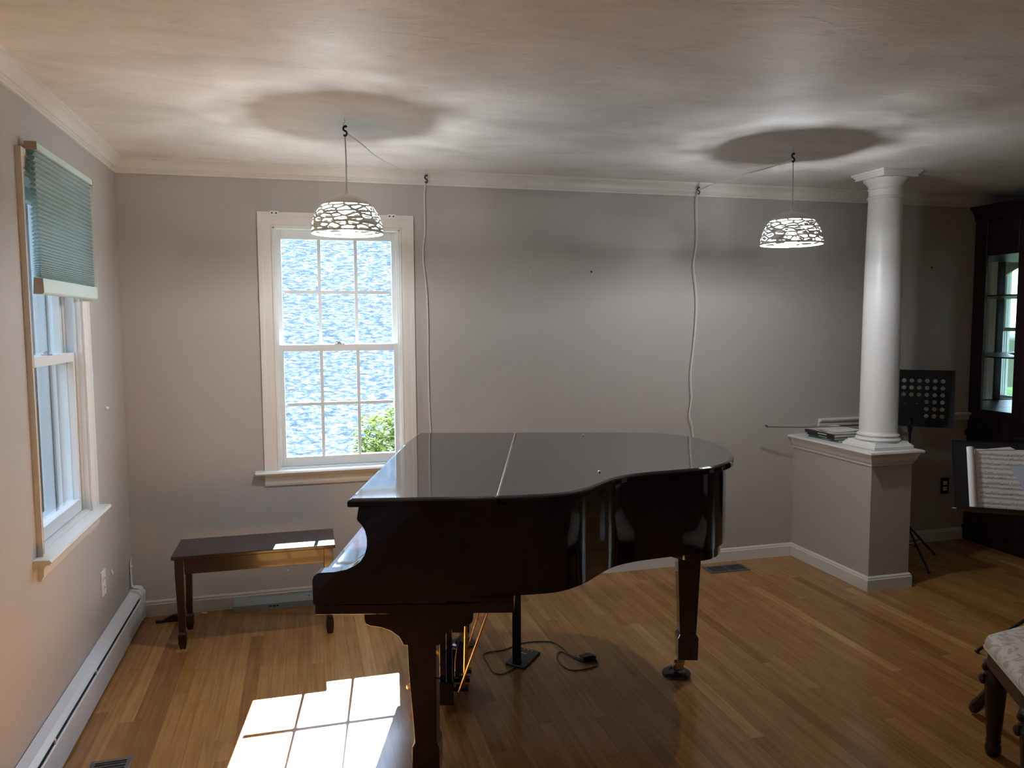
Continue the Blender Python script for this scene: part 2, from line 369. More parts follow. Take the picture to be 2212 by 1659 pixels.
# ------------------------------------------------------------------ windows
def window(name, xf, x0, x1, z0, z1, muntins, cw=.078, cwn=None):
    cwn = cwn or cw
    w = thing(name, xf @ Vector(((x0 + x1) / 2, 0, z0)), kind='structure')
    b = B(xf)   # jamb lining through the wall with sash tracks
    t = .012
    b.box(x0, x0 + t, -.002, WT + .02, z0, z1); b.box(x1 - t, x1, -.002, WT + .02, z0, z1); b.box(x0, x1, -.002, WT + .02, z1 - t, z1); b.box(x0, x1, .0, WT + .03, z0 - .02, z0 + .010)
    for xx, s in ((x0 + t, 1), (x1 - t, -1)):
        for yy in (.018, .060, .100, .128):
            b.box(min(xx, xx + s * .010), max(xx, xx + s * .010), yy, yy + .007, z0, z1)
    b.obj('window_frame', 'vinyl', w)
    # casing with backband, mitred picture profile
    prof = [(0, 0), (.0, .012), (.006, .014), (.012, .010), (.018, .012), (.052, .014), (.058, .018), (cw, .019), (cw, 0)]   # (outward from opening, thickness)
    def casing(pts):
        bb = B(xf); rings = []
        for (px, pz, dx, dz) in pts: rings.append([(px + dx * (o if dx > 0 else o * cwn / cw), -th, pz + dz * o) for o, th in prof])
        bb.loft(rings); return bb
    i0, i1, it = x0 + .004, x1 - .004, z1 - .004
    casing([(i0, z0, -1, 0), (i0, it, -1, 1), (i1, it, 1, 1), (i1, z0, 1, 0)]).obj('window_casing', 'trim', w, smooth=25)
    sp = .028
    b = B(xf); b.prism([(-.052, z0 - .018), (-.058, z0 - .010), (-.052, z0 - .001), (.02, z0 + .002), (.02, z0 - .018)], x0 - cwn - .045, x1 + cw + .045, 'x'); b.obj('window_sill', 'trim', w, smooth=30)
    b = B(xf); b.prism([(0, z0 - .018), (-.030, z0 - .018), (-.030, z0 - .030), (-.018, z0 - .040), (-.018, z0 - .070), (-.008, z0 - .088), (0, z0 - .088)], x0 - cwn + .004, x1 + cw - .004, 'x'); b.obj('window_apron', 'trim', w, smooth=30)
    # sashes
    zm = z0 + (z1 - z0) * .512
    def sash(nm, y, za, zb, rb, rt, st, mz):
        g = B(xf); xa, xb = x0 + t + .002, x1 - t - .002
        g.box(xa, xa + st, y, y + .032, za, zb); g.box(xb - st, xb, y, y + .032, za, zb)
        g.box(xa + st, xb - st, y, y + .032, za, za + rb); g.box(xa + st, xb - st, y, y + .032, zb - rt, zb)
        o = g.obj(nm, 'vinyl', w, bevel=.002)
        ga, gb, gz0, gz1 = xa + st, xb - st, za + rb, zb - rt
        if muntins:
            h = B(xf)
            for k in (1, 2):
                xx = ga + (gb - ga) * k / 3; h.box(xx - .0085, xx + .0085, y + .008, y + .022, gz0, gz1)
            zz = (gz0 + gz1) / 2
            for k in range(3):
                h.box(ga + (gb - ga) * k / 3 + .0085, ga + (gb - ga) * (k + 1) / 3 - .0085, y + .008, y + .022, zz - .0085, zz + .0085)
            h.obj('muntin_grid', 'vinyl', o)
        B(xf).box(ga, gb, y + .0235, y + .0265, gz0, gz1).obj('window_pane', 'glass', o)
        return o
    lo = sash('lower_sash', .026, z0 + .012, zm + .008, .052, .038, .030, 0)
    up = sash('upper_sash', .068, zm - .026, z1 - t, .034, .050, .030, 0)
    xm = (x0 + x1) / 2; zt = zm + .008
    B(xf).box(xm - .03, xm + .03, .030, .054, zt, zt + .005).box(xm - .012, xm + .012, .036, .05, zt + .005, zt + .012).box(xm - .022, xm + .006, .040, .046, zt + .012, zt + .017).obj('sash_lock', 'steel', lo)
    b = B(xf)   # exterior brick-mould
    b.box(x0 - .06, x0, WT, WT + .03, z0 - .03, z1 + .06); b.box(x1, x1 + .06, WT, WT + .03, z0 - .03, z1 + .06); b.box(x0, x1, WT, WT + .03, z1, z1 + .06); b.box(x0 - .06, x1 + .06, WT, WT + .05, z0 - .06, z0 - .03)
    b.obj('exterior_trim', 'vinyl', w)
    return w
window('window_1', XB, BW[0], BW[1], OZ0, OZ1, True)
w2 = window('window_2', XL, LW[0], LW[1], OZ0, OZ1, False, cwn=.036)
B(XL).box(LW[0] + .013, LW[1] - .013, .118, .1195, OZ0 + .012, OZ1 - .013).obj('dimming_screen', 'screen', w2)  # added sheet, halves the brightness seen through this window
w3 = window('window_3', XR, RW[0], RW[1], .72, 2.22, False)
# arched board above window 3
ar = [(RW[0], 2.22), (RW[0], 1.98)] + [(RW[0] + (RW[1] - RW[0]) * k / 12, 1.98 + .16 * math.sin(math.pi * k / 12)) for k in range(1, 12)] + [(RW[1], 1.98), (RW[1], 2.22)]
B(XR).prism(ar, -.01, .012, 'y').obj('window_valance', 'trim', w3)

# curtain brackets on the top casing of window 1
for i, (x, lab) in enumerate(((.788, 'small clear curtain bracket on the top left corner of the window casing'), (1.42, 'small clear curtain bracket on the top right corner of the window casing'))):
    br = thing('curtain_bracket', (x, -.027, 2.168), lab, 'bracket', 'brackets on the window casing')
    B().box(x - .022, x + .022, -.0305, -.0265, 2.166, 2.190).obj('plate', 'outletw', br)
    for dx in (-.011, .011): B().lathe([(.0045, 0), (.0045, .003)], (0, 0, 0), 10).obj('screw', 'heaterdark', br).matrix_basis = T(x + dx, -.0305, 2.178) @ Matrix.Rotation(R(90), 4, 'X')

# cellular shade on the left window
sh = thing('cellular_shade', (.034, -1.03, 1.69), 'mint green pleated cellular shade half raised over the left window', 'window shade')
ya, yb = -1.392, -.662
zt, zb = 2.188, 1.748
nodes = [zt]; n = 34
ws = [1.0 - .78 * (i / (n - 1)) ** 1.4 for i in range(n)]; tot = sum(ws)
for w_ in ws: nodes.append(nodes[-1] - (zt - zb) * w_ / tot)
b = B(); vs = []; fs = []
for side in (-1, 1):
    path = []
    for i in range(n):
        z0_, z1_ = nodes[i], nodes[i + 1]; h = z0_ - z1_
        path += [(.034 + side * .0035, z0_), (.034 + side * .0105, z0_ - h * .32), (.034 + side * .0105, z0_ - h * .68)]
    path.append((.034 + side * .0035, zb))
    b.loft([[(x, ya, z) for x, z in path], [(x, yb, z) for x, z in path]], closed=False, caps=False)
for i in range(1, n):
    z = nodes[i]; b.add([(.0305, ya, z), (.0375, ya, z), (.0375, yb, z), (.0305, yb, z)], [(0, 1, 2, 3)])
b.obj('pleated_fabric', 'mint', sh)
B().box(.016, .052, ya, yb, 2.188, 2.212).obj('headrail', 'mintsolid', sh, bevel=.002)
B().box(.015, .053, ya - .004, ya, 2.186, 2.214).obj('end_cap', 'beige', sh); B().box(.015, .053, yb, yb + .004, 2.186, 2.214).obj('end_cap', 'beige', sh)
B().prism([(.018, 1.690), (.046, 1.690), (.052, 1.696), (.050, 1.745), (.022, 1.748)], ya, yb, 'y').obj('bottom_rail', 'mintsolid', sh, bevel=.002)
B().prism([(.018, 1.690), (.046, 1.690), (.052, 1.696), (.050, 1.745), (.022, 1.748)], ya - .003, ya, 'y').obj('end_cap', 'beige', sh)
B().tube([(.050, yb + .006, 2.19), (.051, yb + .008, 1.7)], .0012, 6).obj('cord', 'cord', sh)

# ------------------------------------------------------------------ baseboard heater
ht = thing('baseboard_heater', (.03, -2.6, 0), 'long white metal baseboard heater along the left wall', 'heater')
HY0, HY1 = -5.4, -.10
B().prism([(.0, .166), (.004, .176), (.036, .162), (.036, .157), (.004, .160), (.004, .012), (0, .012)], HY0, HY1, 'y').obj('back_panel', 'heater', ht)
B().prism([(.036, .163), (.053, .146), (.053, .143), (.034, .158)], HY0, HY1, 'y').obj('damper_flap', 'heater', ht)
B().box(.006, .050, HY0, HY1, .02, .132).obj('inner_element', 'heaterdark', ht)
B().prism([(.052, .128), (.056, .130), (.060, .126), (.060, .112), (.058, .108), (.058, .012), (.052, .012)], HY0, HY1, 'y').obj('front_cover', 'heater', ht)
for y in (-1.0, -1.55, -2.2):
    B().box(.052, .058, y - .006, y + .006, .128, .145).obj('bracket', 'heater', ht)
b = B(); b.prism([(.0, .012), (.064, .012), (.066, .150), (.050, .180), (.020, .186), (0, .180)], -.10, -.018, 'y'); b.obj('end_cap', 'heater', ht, bevel=.004)
strip = thing('metal_strip', (.01, -.07, .18), 'bent white metal strip standing behind the heater end in the corner', 'metal strip')
strip_pts = smooth_path([(.012, -.050, .345), (.006, -.055, .32), (.008, -.06, .26), (.010, -.065, .21), (.022, -.075, .190), (.045, -.085, .189)], 4)
rings = [[(p.x - .0015, p.y - .012, p.z), (p.x + .0015, p.y - .012, p.z + .001), (p.x + .0015, p.y + .012, p.z + .001), (p.x - .0015, p.y + .012, p.z)] for p in strip_pts]
B().loft(rings).obj('strip', 'heater', strip)
B().ball((.011, -.058, .30), (.006, .006, .008), 8).obj('knob', 'heater', strip)

# outlets etc.
def outlet(name, xf, x, z, plate, face, label, w=.070, h=.115):
    o = thing(name, xf @ Vector((x, 0, z)), label, 'outlet')
    B(xf).box(x - w / 2, x + w / 2, -.006, 0, z - h / 2, z + h / 2).obj('cover_plate', plate, o, bevel=.002)
    for dz in (-.021, .021):
        f = B(xf).box(x - .017, x + .017, -.009, -.006, z + dz - .014, z + dz + .014).obj('socket', face, o, bevel=.003)
        B(xf).box(x - .008, x - .005, -.0095, -.009, z + dz - .005, z + dz + .006).box(x + .005, x + .008, -.0095, -.009, z + dz - .005, z + dz + .006).obj('slot', 'heaterdark', f)
    return o
outlet('wall_outlet', XL, -.602, .392, 'outletw', 'outletw', 'white wall outlet above the heater under the left window')
outlet('wall_outlet', XB, 5.327, .397, 'blackmetal', 'outletw', 'wall outlet with a dark cover plate beside the china cabinet')
B(XL).lathe([(.009, 0), (.009, .004), (.004, .012)], (0, 0, 0), 12).obj('wall_anchor', 'outletw', label='small white screw anchor on the left wall right of the window', category='screw').matrix_basis = T(.0, -.387, 1.182) @ Matrix.Rotation(R(90), 4, 'Y')
B().add([(.0005, -.445, .40), (.004, -.432, .375), (.0005, -.420, .372), (.003, -.438, .41), (.008, -.425, .38)], [(0, 1, 2), (0, 3, 1), (3, 4, 1), (0, 2, 4, 3), (1, 4, 2)]).obj('plaster_chip', 'outletw', label='torn white chip on the left wall next to the outlet', category='chip')
for i, (x, z, lab) in enumerate(((2.238, 1.882, 'upper of the two nail holes left of the middle of the back wall'), (2.240, 1.862, 'lower of the two nail holes left of the middle of the back wall'),
                                (2.630, 1.885, 'nail hole with a dark smudge at the middle of the back wall'), (2.634, 1.866, 'small nail hole just under the smudged one on the back wall'),
                                (5.147, 1.943, 'nail hole high on the dark wall behind the music stand'))):
    s = B().lathe([(.007, 0), (.006, .002), (.003, .0025)], (0, 0, 0), 10).obj('nail_hole', 'dirt' if i in (2, 4) else 'cream', label=lab, category='nail hole', group='nail holes in the back wall')
    s.matrix_basis = T(x, 0, z) @ Matrix.Rotation(R(90), 4, 'X')
s = B().ball((0, 0, 0), (.004, .003, .004), 8).obj('wall_nail', 'outletw', label='tiny white nail head on the back wall seen under the piano bench', category='nail'); s.location = (.804, -.002, .185)

# floor registers
def register(x0, x1, y0, y1, label, n=14, along='x'):
    r = thing('floor_register', ((x0 + x1) / 2, (y0 + y1) / 2, 0), label, 'floor register')
    f = .016
    b = B()
    b.box(x0, x1, y0, y0 + f, .0, .005); b.box(x0, x1, y1 - f, y1, .0, .005); b.box(x0, x0 + f, y0 + f, y1 - f, 0, .005); b.box(x1 - f, x1, y0 + f, y1 - f, 0, .005)
    b.obj('frame', 'register', r, bevel=.0015)
    B().box(x0 + f, x1 - f, y0 + f, y1 - f, .0003, .001).obj('dark_opening', 'heaterdark', r)
    b = B()
    if along == 'x':
        for k in range(n):
            xx = x0 + f + (x1 - x0 - 2 * f) * (k + .5) / n; b.box(xx - .002, xx + .002, y0 + f, y1 - f, .001, .0036)
        xm = (x0 + x1) / 2; b.box(xm - .004, xm + .004, y0 + f, y1 - f, .001, .0042)
    else:
        for k in range(n):
            yy = y0 + f + (y1 - y0 - 2 * f) * (k + .5) / n; b.box(x0 + f, x1 - f, yy - .002, yy + .002, .001, .0036)
    b.obj('louvres', 'register', r)
    return r
register(.145, .283, -1.80, -1.472, 'dark metal floor register beside the heater at the bottom left', 16, 'y')
register(3.363, 3.635, -.212, -.085, 'dark metal floor register near the baseboard behind the piano tail')

# grey metal box lying along the baseboard
gb = thing('metal_channel', (.80, -.06, 0), 'grey metal channel box lying along the back baseboard behind the bench', 'metal box')
B().prism([(-.088, .0), (-.088, .036), (-.076, .040), (-.028, .060), (-.022, .060), (-.022, 0)], .515, 1.10, 'x').obj('channel', 'stone', gb, bevel=.0015)
B().box(.70, .715, -.0888, -.088, .018, .026).box(.72, .735, -.0888, -.088, .018, .026).box(.74, .752, -.0888, -.088, .018, .026).obj('label_marks', 'ink', gb)
B().lathe([(.004, 0), (.004, .002)], (.915, -.055, .051), 8).obj('screw', 'ink', gb)
# black cloth-like tool by the bench leg
b = B(); b.box(.128, .25, -.125, -.105, .0, .012); b.obj('dustpan', 'black', label='flat black object lying on the floor beside the heater corner', category='tool')
bpy.data.objects['dustpan'].name = 'black_tool'
bt = bpy.data.objects['black_tool']
B().loft([[(x, -.125 + .004 * math.sin(k), z) for x, z in ((.165, .012), (.19, .030), (.215, .038), (.25, .036), (.25, .012))] for k in (0,)] + [[(x, -.085, z) for x, z in ((.165, .012), (.19, .026), (.215, .032), (.25, .030), (.25, .012))]]).obj('grip', 'black', bt)
for i, (x, y) in enumerate(((.352, -.045), (.366, -.05))):
    B().ball((x, y, .005), (.008 + .002 * i, .006, .005), 8).obj('plaster_crumb', 'outletw', label=('left' if i == 0 else 'right') + ' of two tiny white crumbs on the floor behind the bench', category='crumb', group='white crumbs by the baseboard')

# ------------------------------------------------------------------ grand piano
PA = R(-16.7)
PX = T(1.0564, -1.9650, 0, PA)
gp = thing('grand_piano', PX @ Vector((.7, .8, 0)), 'glossy black baby grand piano with its lid closed', 'piano'); gp.rotation_euler = (0, 0, PA)
H = 1.02
curve = [(.475, .043, 0), (.59, .060, 0), (.689, .092, 0), (.772, .167, 0), (.832, .258, 0), (.890, .347, 0), (.955, .402, 0), (1.041, .446, 0), (1.184, .503, 0), (1.29, .560, 0), (1.375, .665, 0), (1.424, .810, 0), (1.443, .990, 0), (1.425, 1.161, 0), (1.369, 1.315, 0), (1.265, 1.430, 0), (1.12, 1.478, 0), (.934, 1.488, 0)]
cv = [(p.x, p.y) for p in smooth_path(curve, 6)]
def lid(poly, name, inset_l=True):
    inn = offset2(poly, .010)
    out_ = offset2(poly, -.004)
    b = B(PX); b.loft([[(x, y, .993) for x, y in offset2(poly, .001)], [(x, y, .996) for x, y in out_], [(x, y, 1.011) for x, y in out_], [(x, y, 1.016) for x, y in poly], [(x, y, H) for x, y in inn]])
    return b.obj(name, 'piano', gp, smooth=14)
main = [(.474, .036)] + cv + [(.700, 1.490), (.497, 1.490)]
lid(main, 'lid')
flap = [(-.004, .0), (.20, .015), (.468, .035), (.491, 1.490), (.2, 1.488), (.02, 1.484), (.0, 1.462), (-.012, 1.2), (-.010, .8)]
lid(flap, 'front_lid_flap')
B(PX).tube([(.471, .040, 1.018), (.494, 1.485, 1.018)], .0042, 8).obj('lid_hinge', 'hinge', gp)
B(PX).box(.420, .500, .040, .075, .984, .9925).obj('hinge_support', 'piano', gp, bevel=.002)
for (u, v) in ((.834, .442), (.833, 1.372)): B(PX).lathe([(.006, H), (.006, H + .004), (.003, H + .007)], (u, v, 0), 12).obj('lid_bumper', 'hinge', gp)
def sv(u): return .024 + .055 * max(u, 0)
# rim body
rimc = offset2([(.30, 1.0)] + [(.30, sv(.30) - .026)] + [(.474, .028)] + cv + [(.700, 1.490), (.30, 1.490)], .026)
rimc = [(.30, rimc[0][1]), (.30, sv(.30))] + [tuple(p) for p in rimc[3:-1]] + [(.30, 1.464)]
rimc = [p for p in rimc]
b = B(PX); b.prism(rimc, .678, .992, 'z'); b.obj('rim', 'piano', gp, smooth=28)
# arms (cheeks) at both ends of the keyboard
arm = [(.30, .678), (.30, .992), (.022, .992), (.015, .951), (.016, .944), (.029, .929), (.040, .910), (.0455, .884), (.045, .855), (.037, .829), (.024, .809), (.006, .794), (-.023, .781), (-.060, .773), (-.105, .770), (-.118, .768), (-.131, .758), (-.136, .743), (-.1355, .666), (-.133, .664), (-.133, .6625), (.30, .6625)]
def armmesh(v0, v1, name, sh=False):
    b = B(PX); b.loft([[(u, (sv(u) if sh else v0), z) for u, z in arm], [(u, v1, z) for u, z in arm]]); return b.obj(name, 'piano', gp, smooth=35)
armmesh(0, .078, 'cheek_arm', True); armmesh(1.410, 1.464, 'cheek_arm')
# fallboard (closed, curved), keyslip, inner case
fb = [(-.118, .664), (-.128, .690), (-.128, .735), (-.122, .742), (-.105, .744)]
B(PX).prism(fb + [(-.105, .664)], .079, 1.409, 'y').obj('keyslip', 'piano', gp, smooth=30)
def arcpts(n=10): return [(-.100 + .115 * math.sin(t) ** 1.0, .748 + .128 * (1 - math.cos(t))) for t in [math.pi / 2 * k / n for k in range(n + 1)]]
f2 = [(-.104, .664), (-.104, .748)] + [(-.095, .7485), (-.04, .752), (.0, .762), (.030, .782), (.050, .812), (.060, .848), (.062, .872)] + [(.30, .872), (.30, .664)]
B(PX).prism(f2, .079, 1.409, 'y').obj('fallboard', 'piano', gp, smooth=40)
f3 = [(.066, .874), (.066, .900), (.060, .930), (.052, .962), (.050, .991), (.30, .991), (.30, .874)]
B(PX).prism(f3, .079, 1.409, 'y').obj('music_shelf_front', 'piano', gp, smooth=30)
# key bed
b = B(PX); b.loft([[(-.130, .024, z), (.522, .052, z), (.522, 1.44, z), (-.130, 1.464, z)] for z in (.628, .6605)]); b.obj('key_bed', 'piano', gp, bevel=.002)
B(PX).box(.295, .522, .052, 1.44, .6605, .679).obj('case_bottom', 'piano', gp)
# front legs with brackets
legp = [(.024, .628), (.025, .596), (.030, .583), (.045, .577), (.078, .573), (.110, .562), (.138, .542), (.150, .520), (.152, .512), (.166, .512), (.170, .420), (.186, .176), (.176, .158), (.176, .060),
        (.268, .060), (.268, .158), (.260, .176), (.262, .512), (.272, .512), (.282, .536), (.300, .560), (.322, .572), (.360, .578), (.380, .588), (.386, .600), (.387, .628)]
def caster(c, parent, ang=0):
    x, y = c
    q = T(x, y, 0, ang)
    B(PX @ q).box(-.010, .022, -.012, .012, .050, .075).obj('caster_fork', 'brass2', parent)
    B(PX @ q).loft([[(-.012 + .018 * math.cos(t), s, .034 + .018 * math.sin(t)) for t in [2 * math.pi * k / 16 for k in range(16)]] for s in (-.010, .010)]).obj('caster_wheel', 'brass2', parent)
    B(PX @ q).box(-.020, .016, -.016, -.012, .025, .062).box(-.020, .016, .012, .016, .025, .062).obj('caster_plate', 'brass2', parent)
for v0, v1, cc in ((.058, .150, (.222, .10)), (1.255, 1.345, (.245, 1.268))):
    lg = B(PX).prism(legp, v0, v1, 'y').obj('leg', 'piano', gp, smooth=30, bevel=.002)
    caster(cc, lg)
# tail leg with its block
tb = [(1.10 + .15 * math.cos(t) + .145, .93 + .27 * math.sin(t)) for t in [2 * math.pi * k / 28 for k in range(28)]]
B(PX).prism(tb, .612, .679, 'z').obj('tail_leg_block', 'piano', gp, smooth=30)
lc = (1.268, .945)
tl = B(PX).sq([(lc[0], lc[1], .612, .052, .048), (lc[0], lc[1], .20, .036, .034), (lc[0], lc[1], .185, .045, .043), (lc[0], lc[1], .085, .043, .040)]).obj('leg', 'piano', gp, bevel=.003)
caster((1.238, .950), tl)
for (u, v), lab in (((1.226, .954), 'round dark blue caster cup under the tail leg of the piano'), ((.236, 1.264), 'round dark caster cup under the far front leg of the piano'), ((.212, .10), 'round caster cup under the near front leg of the piano')):
    p = PX @ Vector((u, v, 0))
    cc = B().lathe([(.060, 0), (.064, .004), (.063, .010), (.052, .017), (.034, .0185), (.030, .013), (.010, .012), (.001, .012)], (p.x, p.y, 0), 32).obj('caster_cup', 'cup', smooth=40, label=lab, category='caster cup', group='caster cups under the piano legs')
# pedal lyre
ly = B(PX).box(.186, .262, .58, .90, .035, .132).obj('pedal_lyre', 'piano', gp, bevel=.004)
for v in (.635, .865):
    B(PX).loft([[(u, v - .018, z) for u, z in ((.20, .628), (.226, .628), (.226, .132), (.20, .132))], [(u, v + .018, z) for u, z in ((.20, .628), (.226, .628), (.226, .132), (.20, .132))]]).obj('lyre_post', 'piano', ly, bevel=.003)
B(PX).box(.17, .30, .60, .90, .600, .628).obj('lyre_top', 'piano', ly, bevel=.003)
for k in range(3):
    v = .67 + .08 * k
    B(PX).tube([(.315 - .012 * k, v - .05, .62), (.300, v - .05, .095)], .0045, 8).obj('pedal_rod', 'brass', ly)
    B(PX).tube(smooth_path([(.19, v, .075), (.14, v, .078), (.09, v, .074), (.055, v, .066)], 4), [.006] * 8 + [.010, .014, .015, .012, .004][:5], 8).obj('pedal', 'brass', ly)
    B(PX).box(.262, .318, v - .062, v - .034, .082 + .0 * k, .098).obj('pedal_lever', 'pianoin', ly)
B(PX).prism([(.262, .134), (.262, .20), (.270, .26), (.285, .29), (.300, .28), (.303, .22), (.290, .16), (.285, .134)], .62, .66, 'y').obj('lyre_bracket', 'pianoin', ly, bevel=.003)
B(PX).tube([(.278, .61, .078), (.478, .03 + .60, .628)], .005, 8).obj('lyre_brace', 'brass', ly)
B(PX).tube([(.275, .88, .085), (.440, .92, .628)], .005, 8).obj('lyre_brace', 'brass', ly)

# ------------------------------------------------------------------ bench
bn = thing('piano_bench', (.66, -.38, 0), 'dark mahogany piano bench standing between the heater and the piano', 'bench')
bx0, bx1, by0, by1, bz = .282, 1.052, -.535, -.215, .468
B().box(bx0, bx1, by0, by1, bz - .019, bz).obj('seat', 'bench', bn, bevel=.004)
B().box(bx0 + .018, bx1 - .018, by0 + .018, by0 + .036, bz - .095, bz - .019).obj('apron', 'bench', bn, bevel=.002)
B().box(bx0 + .018, bx1 - .018, by1 - .036, by1 - .018, bz - .095, bz - .019).obj('apron', 'bench', bn, bevel=.002)
B().box(bx0 + .018, bx0 + .034, by0 + .036, by1 - .036, bz - .095, bz - .019).obj('apron', 'bench', bn, bevel=.002)
B().box(bx1 - .034, bx1 - .018, by0 + .036, by1 - .036, bz - .095, bz - .019).obj('apron', 'bench', bn, bevel=.002)
for x in (bx0 + .035, bx1 - .035):
    for y in (by0 + .035, by1 - .035):
        B().sq([(x, y, 0, .013, .013), (x, y, .03, .019, .019), (x, y, .075, .019, .019), (x, y, .085, .0145, .0145), (x, y, .095, .015, .015), (x, y, bz - .10, .022, .022), (x, y, bz - .019, .022, .022)]).obj('leg', 'bench', bn, bevel=.002)

# ------------------------------------------------------------------ pendant lamps
def clip2(poly, nx, ny, c):   # keep nx*x+ny*y <= c
    out = []
    for i in range(len(poly)):
        p, q = poly[i], poly[(i + 1) % len(poly)]; dp = nx * p[0] + ny * p[1] - c; dq = nx * q[0] + ny * q[1] - c
        if dp <= 0: out.append(p)
        if dp * dq < 0:
            t = dp / (dp - dq); out.append((p[0] + (q[0] - p[0]) * t, p[1] + (q[1] - p[1]) * t))
    return out
def shade_pattern():
    rnd = random.Random(5); U = 2 * math.pi; cells = []
    rows = 8; pts = []
    for r in range(rows):
        cnt = [9, 10, 11, 12, 13, 14, 14, 15][r]
        for k in range(cnt): pts.append(((k + rnd.uniform(-.42, .42)) * U / cnt, (r + .5 + rnd.uniform(-.42, .42)) / rows))
    AX, AY = .15, .16 * 2.3   # metric with stretch so that the cells come out long and flat
    out = []
    for (a, s) in pts:
        poly = [(-1.2 * AX, -s * AY), (1.2 * AX, -s * AY), (1.2 * AX, (1 - s) * AY), (-1.2 * AX, (1 - s) * AY)]
        ny_ = []
        for (a2, s2) in pts:
            for sh_ in (-U, 0, U):
                dx = (a2 + sh_ - a) * AX; dy = (s2 - s) * AY
                if abs(dx) < 1e-9 and abs(dy) < 1e-9: continue
                if dx * dx + dy * dy > .05: continue
                tilt = .35 * math.sin(7 * (a + a2 + sh_) + 11 * (s + s2))
                poly = clip2(poly, dx, dy, (dx * dx + dy * dy) / 2)
                if len(poly) < 3: break
            if len(poly) < 3: break
        if len(poly) >= 3: out.append((a, s, [(a + x / AX, s + y / AY) for x, y in poly]))
    return out
RIMR, RIMZ, CAPH = .150, 1.966, .158
def dome(a, s):   # s: 0 at the solid cap edge, 1 at the rim
    zc = .72; t0 = math.asin(zc); th = t0 * (1 - s) ; th = th if th > 0 else 0
    r = RIMR * math.cos(th); z = CAPH * math.sin(th)
    return (r * math.cos(a), r * math.sin(a), z)
PAT = shade_pattern()
def pendant(x, y, label, cordpts, side):
    th = thing('pendant_lamp', (x, y, RIMZ), label, 'lamp', 'pendant lamps hanging on swagged cords')
    b = B(T(x, y, RIMZ)); rnd = random.Random(3)
    for (a, s, poly) in PAT:
        # subdivide outline, ring between the cell outline and a rounded, inset hole
        P = [(p[0], max(0., min(1., p[1]))) for p in poly]; n = len(P)
        ca = sum(p[0] for p in P) / n; cs = sum(p[1] for p in P) / n
        k = 1.0; outer = []; inner = []
        for i in range(n):
            p, q = P[i], P[(i + 1) % n]
            for j in range(3):
                t = j / 3; outer.append((p[0] + (q[0] - p[0]) * t, p[1] + (q[1] - p[1]) * t))
        # inset in metres
        met = [((u - ca) * .135, (v - cs) * .15) for u, v in P]
        ar = sum(met[i][0] * met[(i + 1) % n][1] - met[(i + 1) % n][0] * met[i][1] for i in range(n))
        if ar < 0: met = met[::-1]
        w = rnd.choice((.0034, .0047, .0060)); hole = met
        for i in range(n):
            p, q = met[i], met[(i + 1) % n]; L = math.hypot(q[0] - p[0], q[1] - p[1])
            if L < 1e-6: continue
            nx, ny = (q[1] - p[1]) / L, -(q[0] - p[0]) / L; hole = clip2(hole, nx, ny, nx * p[0] + ny * p[1] - w)
            if len(hole) < 3: break
        if len(hole) >= 3 and rnd.random() > .03:
            hc = (sum(p[0] for p in hole) / len(hole), sum(p[1] for p in hole) / len(hole))
            for (u, v) in outer:   # cast each outer sample toward the hole centre and stop at the hole boundary
                d = ((u - ca) * .135 - hc[0], (v - cs) * .15 - hc[1]); best = 1.
                m_ = len(hole)
                for i in range(m_):
                    p, q = hole[i], hole[(i + 1) % m_]; ex, ey = q[0] - p[0], q[1] - p[1]; den = d[0] * ey - d[1] * ex
                    if abs(den) < 1e-12: continue
                    t = ((p[0] - hc[0]) * ey - (p[1] - hc[1]) * ex) / den; w2 = ((p[0] - hc[0]) * d[1] - (p[1] - hc[1]) * d[0]) / den
                    if t > 0 and -1e-6 <= w2 <= 1 + 1e-6: best = min(best, t)
                inner.append((ca + (hc[0] + d[0] * best) / .135, cs + (hc[1] + d[1] * best) / .15))
            m_ = len(outer); vs = [dome(*p) for p in outer] + [dome(*p) for p in inner]
            b.add(vs, [(i, (i + 1) % m_, m_ + (i + 1) % m_, m_ + i) for i in range(m_)])
        else:
            vs = [dome(*p) for p in outer] + [dome(ca, cs)]; m_ = len(outer); b.add(vs, [(i, (i + 1) % m_, m_) for i in range(m_)])
    # solid cap and rim band
    t0 = math.asin(.72); b.lathe([(RIMR * math.cos(t), CAPH * math.sin(t)) for t in [t0 + (math.pi / 2 - .04 - t0) * k / 10 for k in range(11)]], (0, 0, 0), 64, caps=False)
    b.lathe([(RIMR, 0), (RIMR * 1.002, -.006)], (0, 0, 0), 64, caps=False)
    o = b.obj('lamp_shade', 'shadewhite', th, smooth=60)
    md = o.modifiers.new('thick', 'SOLIDIFY'); md.thickness = .0016; md.offset = 0
    B(T(x, y, 0)).lathe([(.010, 2.118), (.012, 2.124), (.008, 2.130), (.006, 2.146), (.003, 2.150)], (0, 0, 0), 16).obj('cord_grip', 'shadewhite', th, smooth=50)
    B(T(x, y, 0)).lathe([(.017, 2.118), (.017, 2.045)], (0, 0, 0), 20).obj('lamp_socket', 'shadewhite', th)
    b = B(T(x, y, 0)); pr = []
    for k in range(9): pr += [(.019, 2.045 - .005 * k), (.0155, 2.0425 - .005 * k)]
    b.lathe(pr, (0, 0, 0), 24).obj('light_bulb_body', 'heatsink', th)
    B(T(x, y, 0)).lathe([(.012, 1.999), (.022, 1.993), (.027, 1.981), (.027, 1.966), (.021, 1.956), (.010, 1.951), (.001, 1.9505)], (0, 0, 0), 28).obj('light_bulb', 'bulb', th, smooth=60)
    B().tube(smooth_path([(x, y, 2.148), (x + .001, y, 2.25), (x - .001, y, 2.365)], 5), .0028, 8).obj('hanging_cord', 'cord', th)
    B().tube(smooth_path(cordpts, 5), .0030, 8).obj('supply_cord', 'cord', th)
    return th
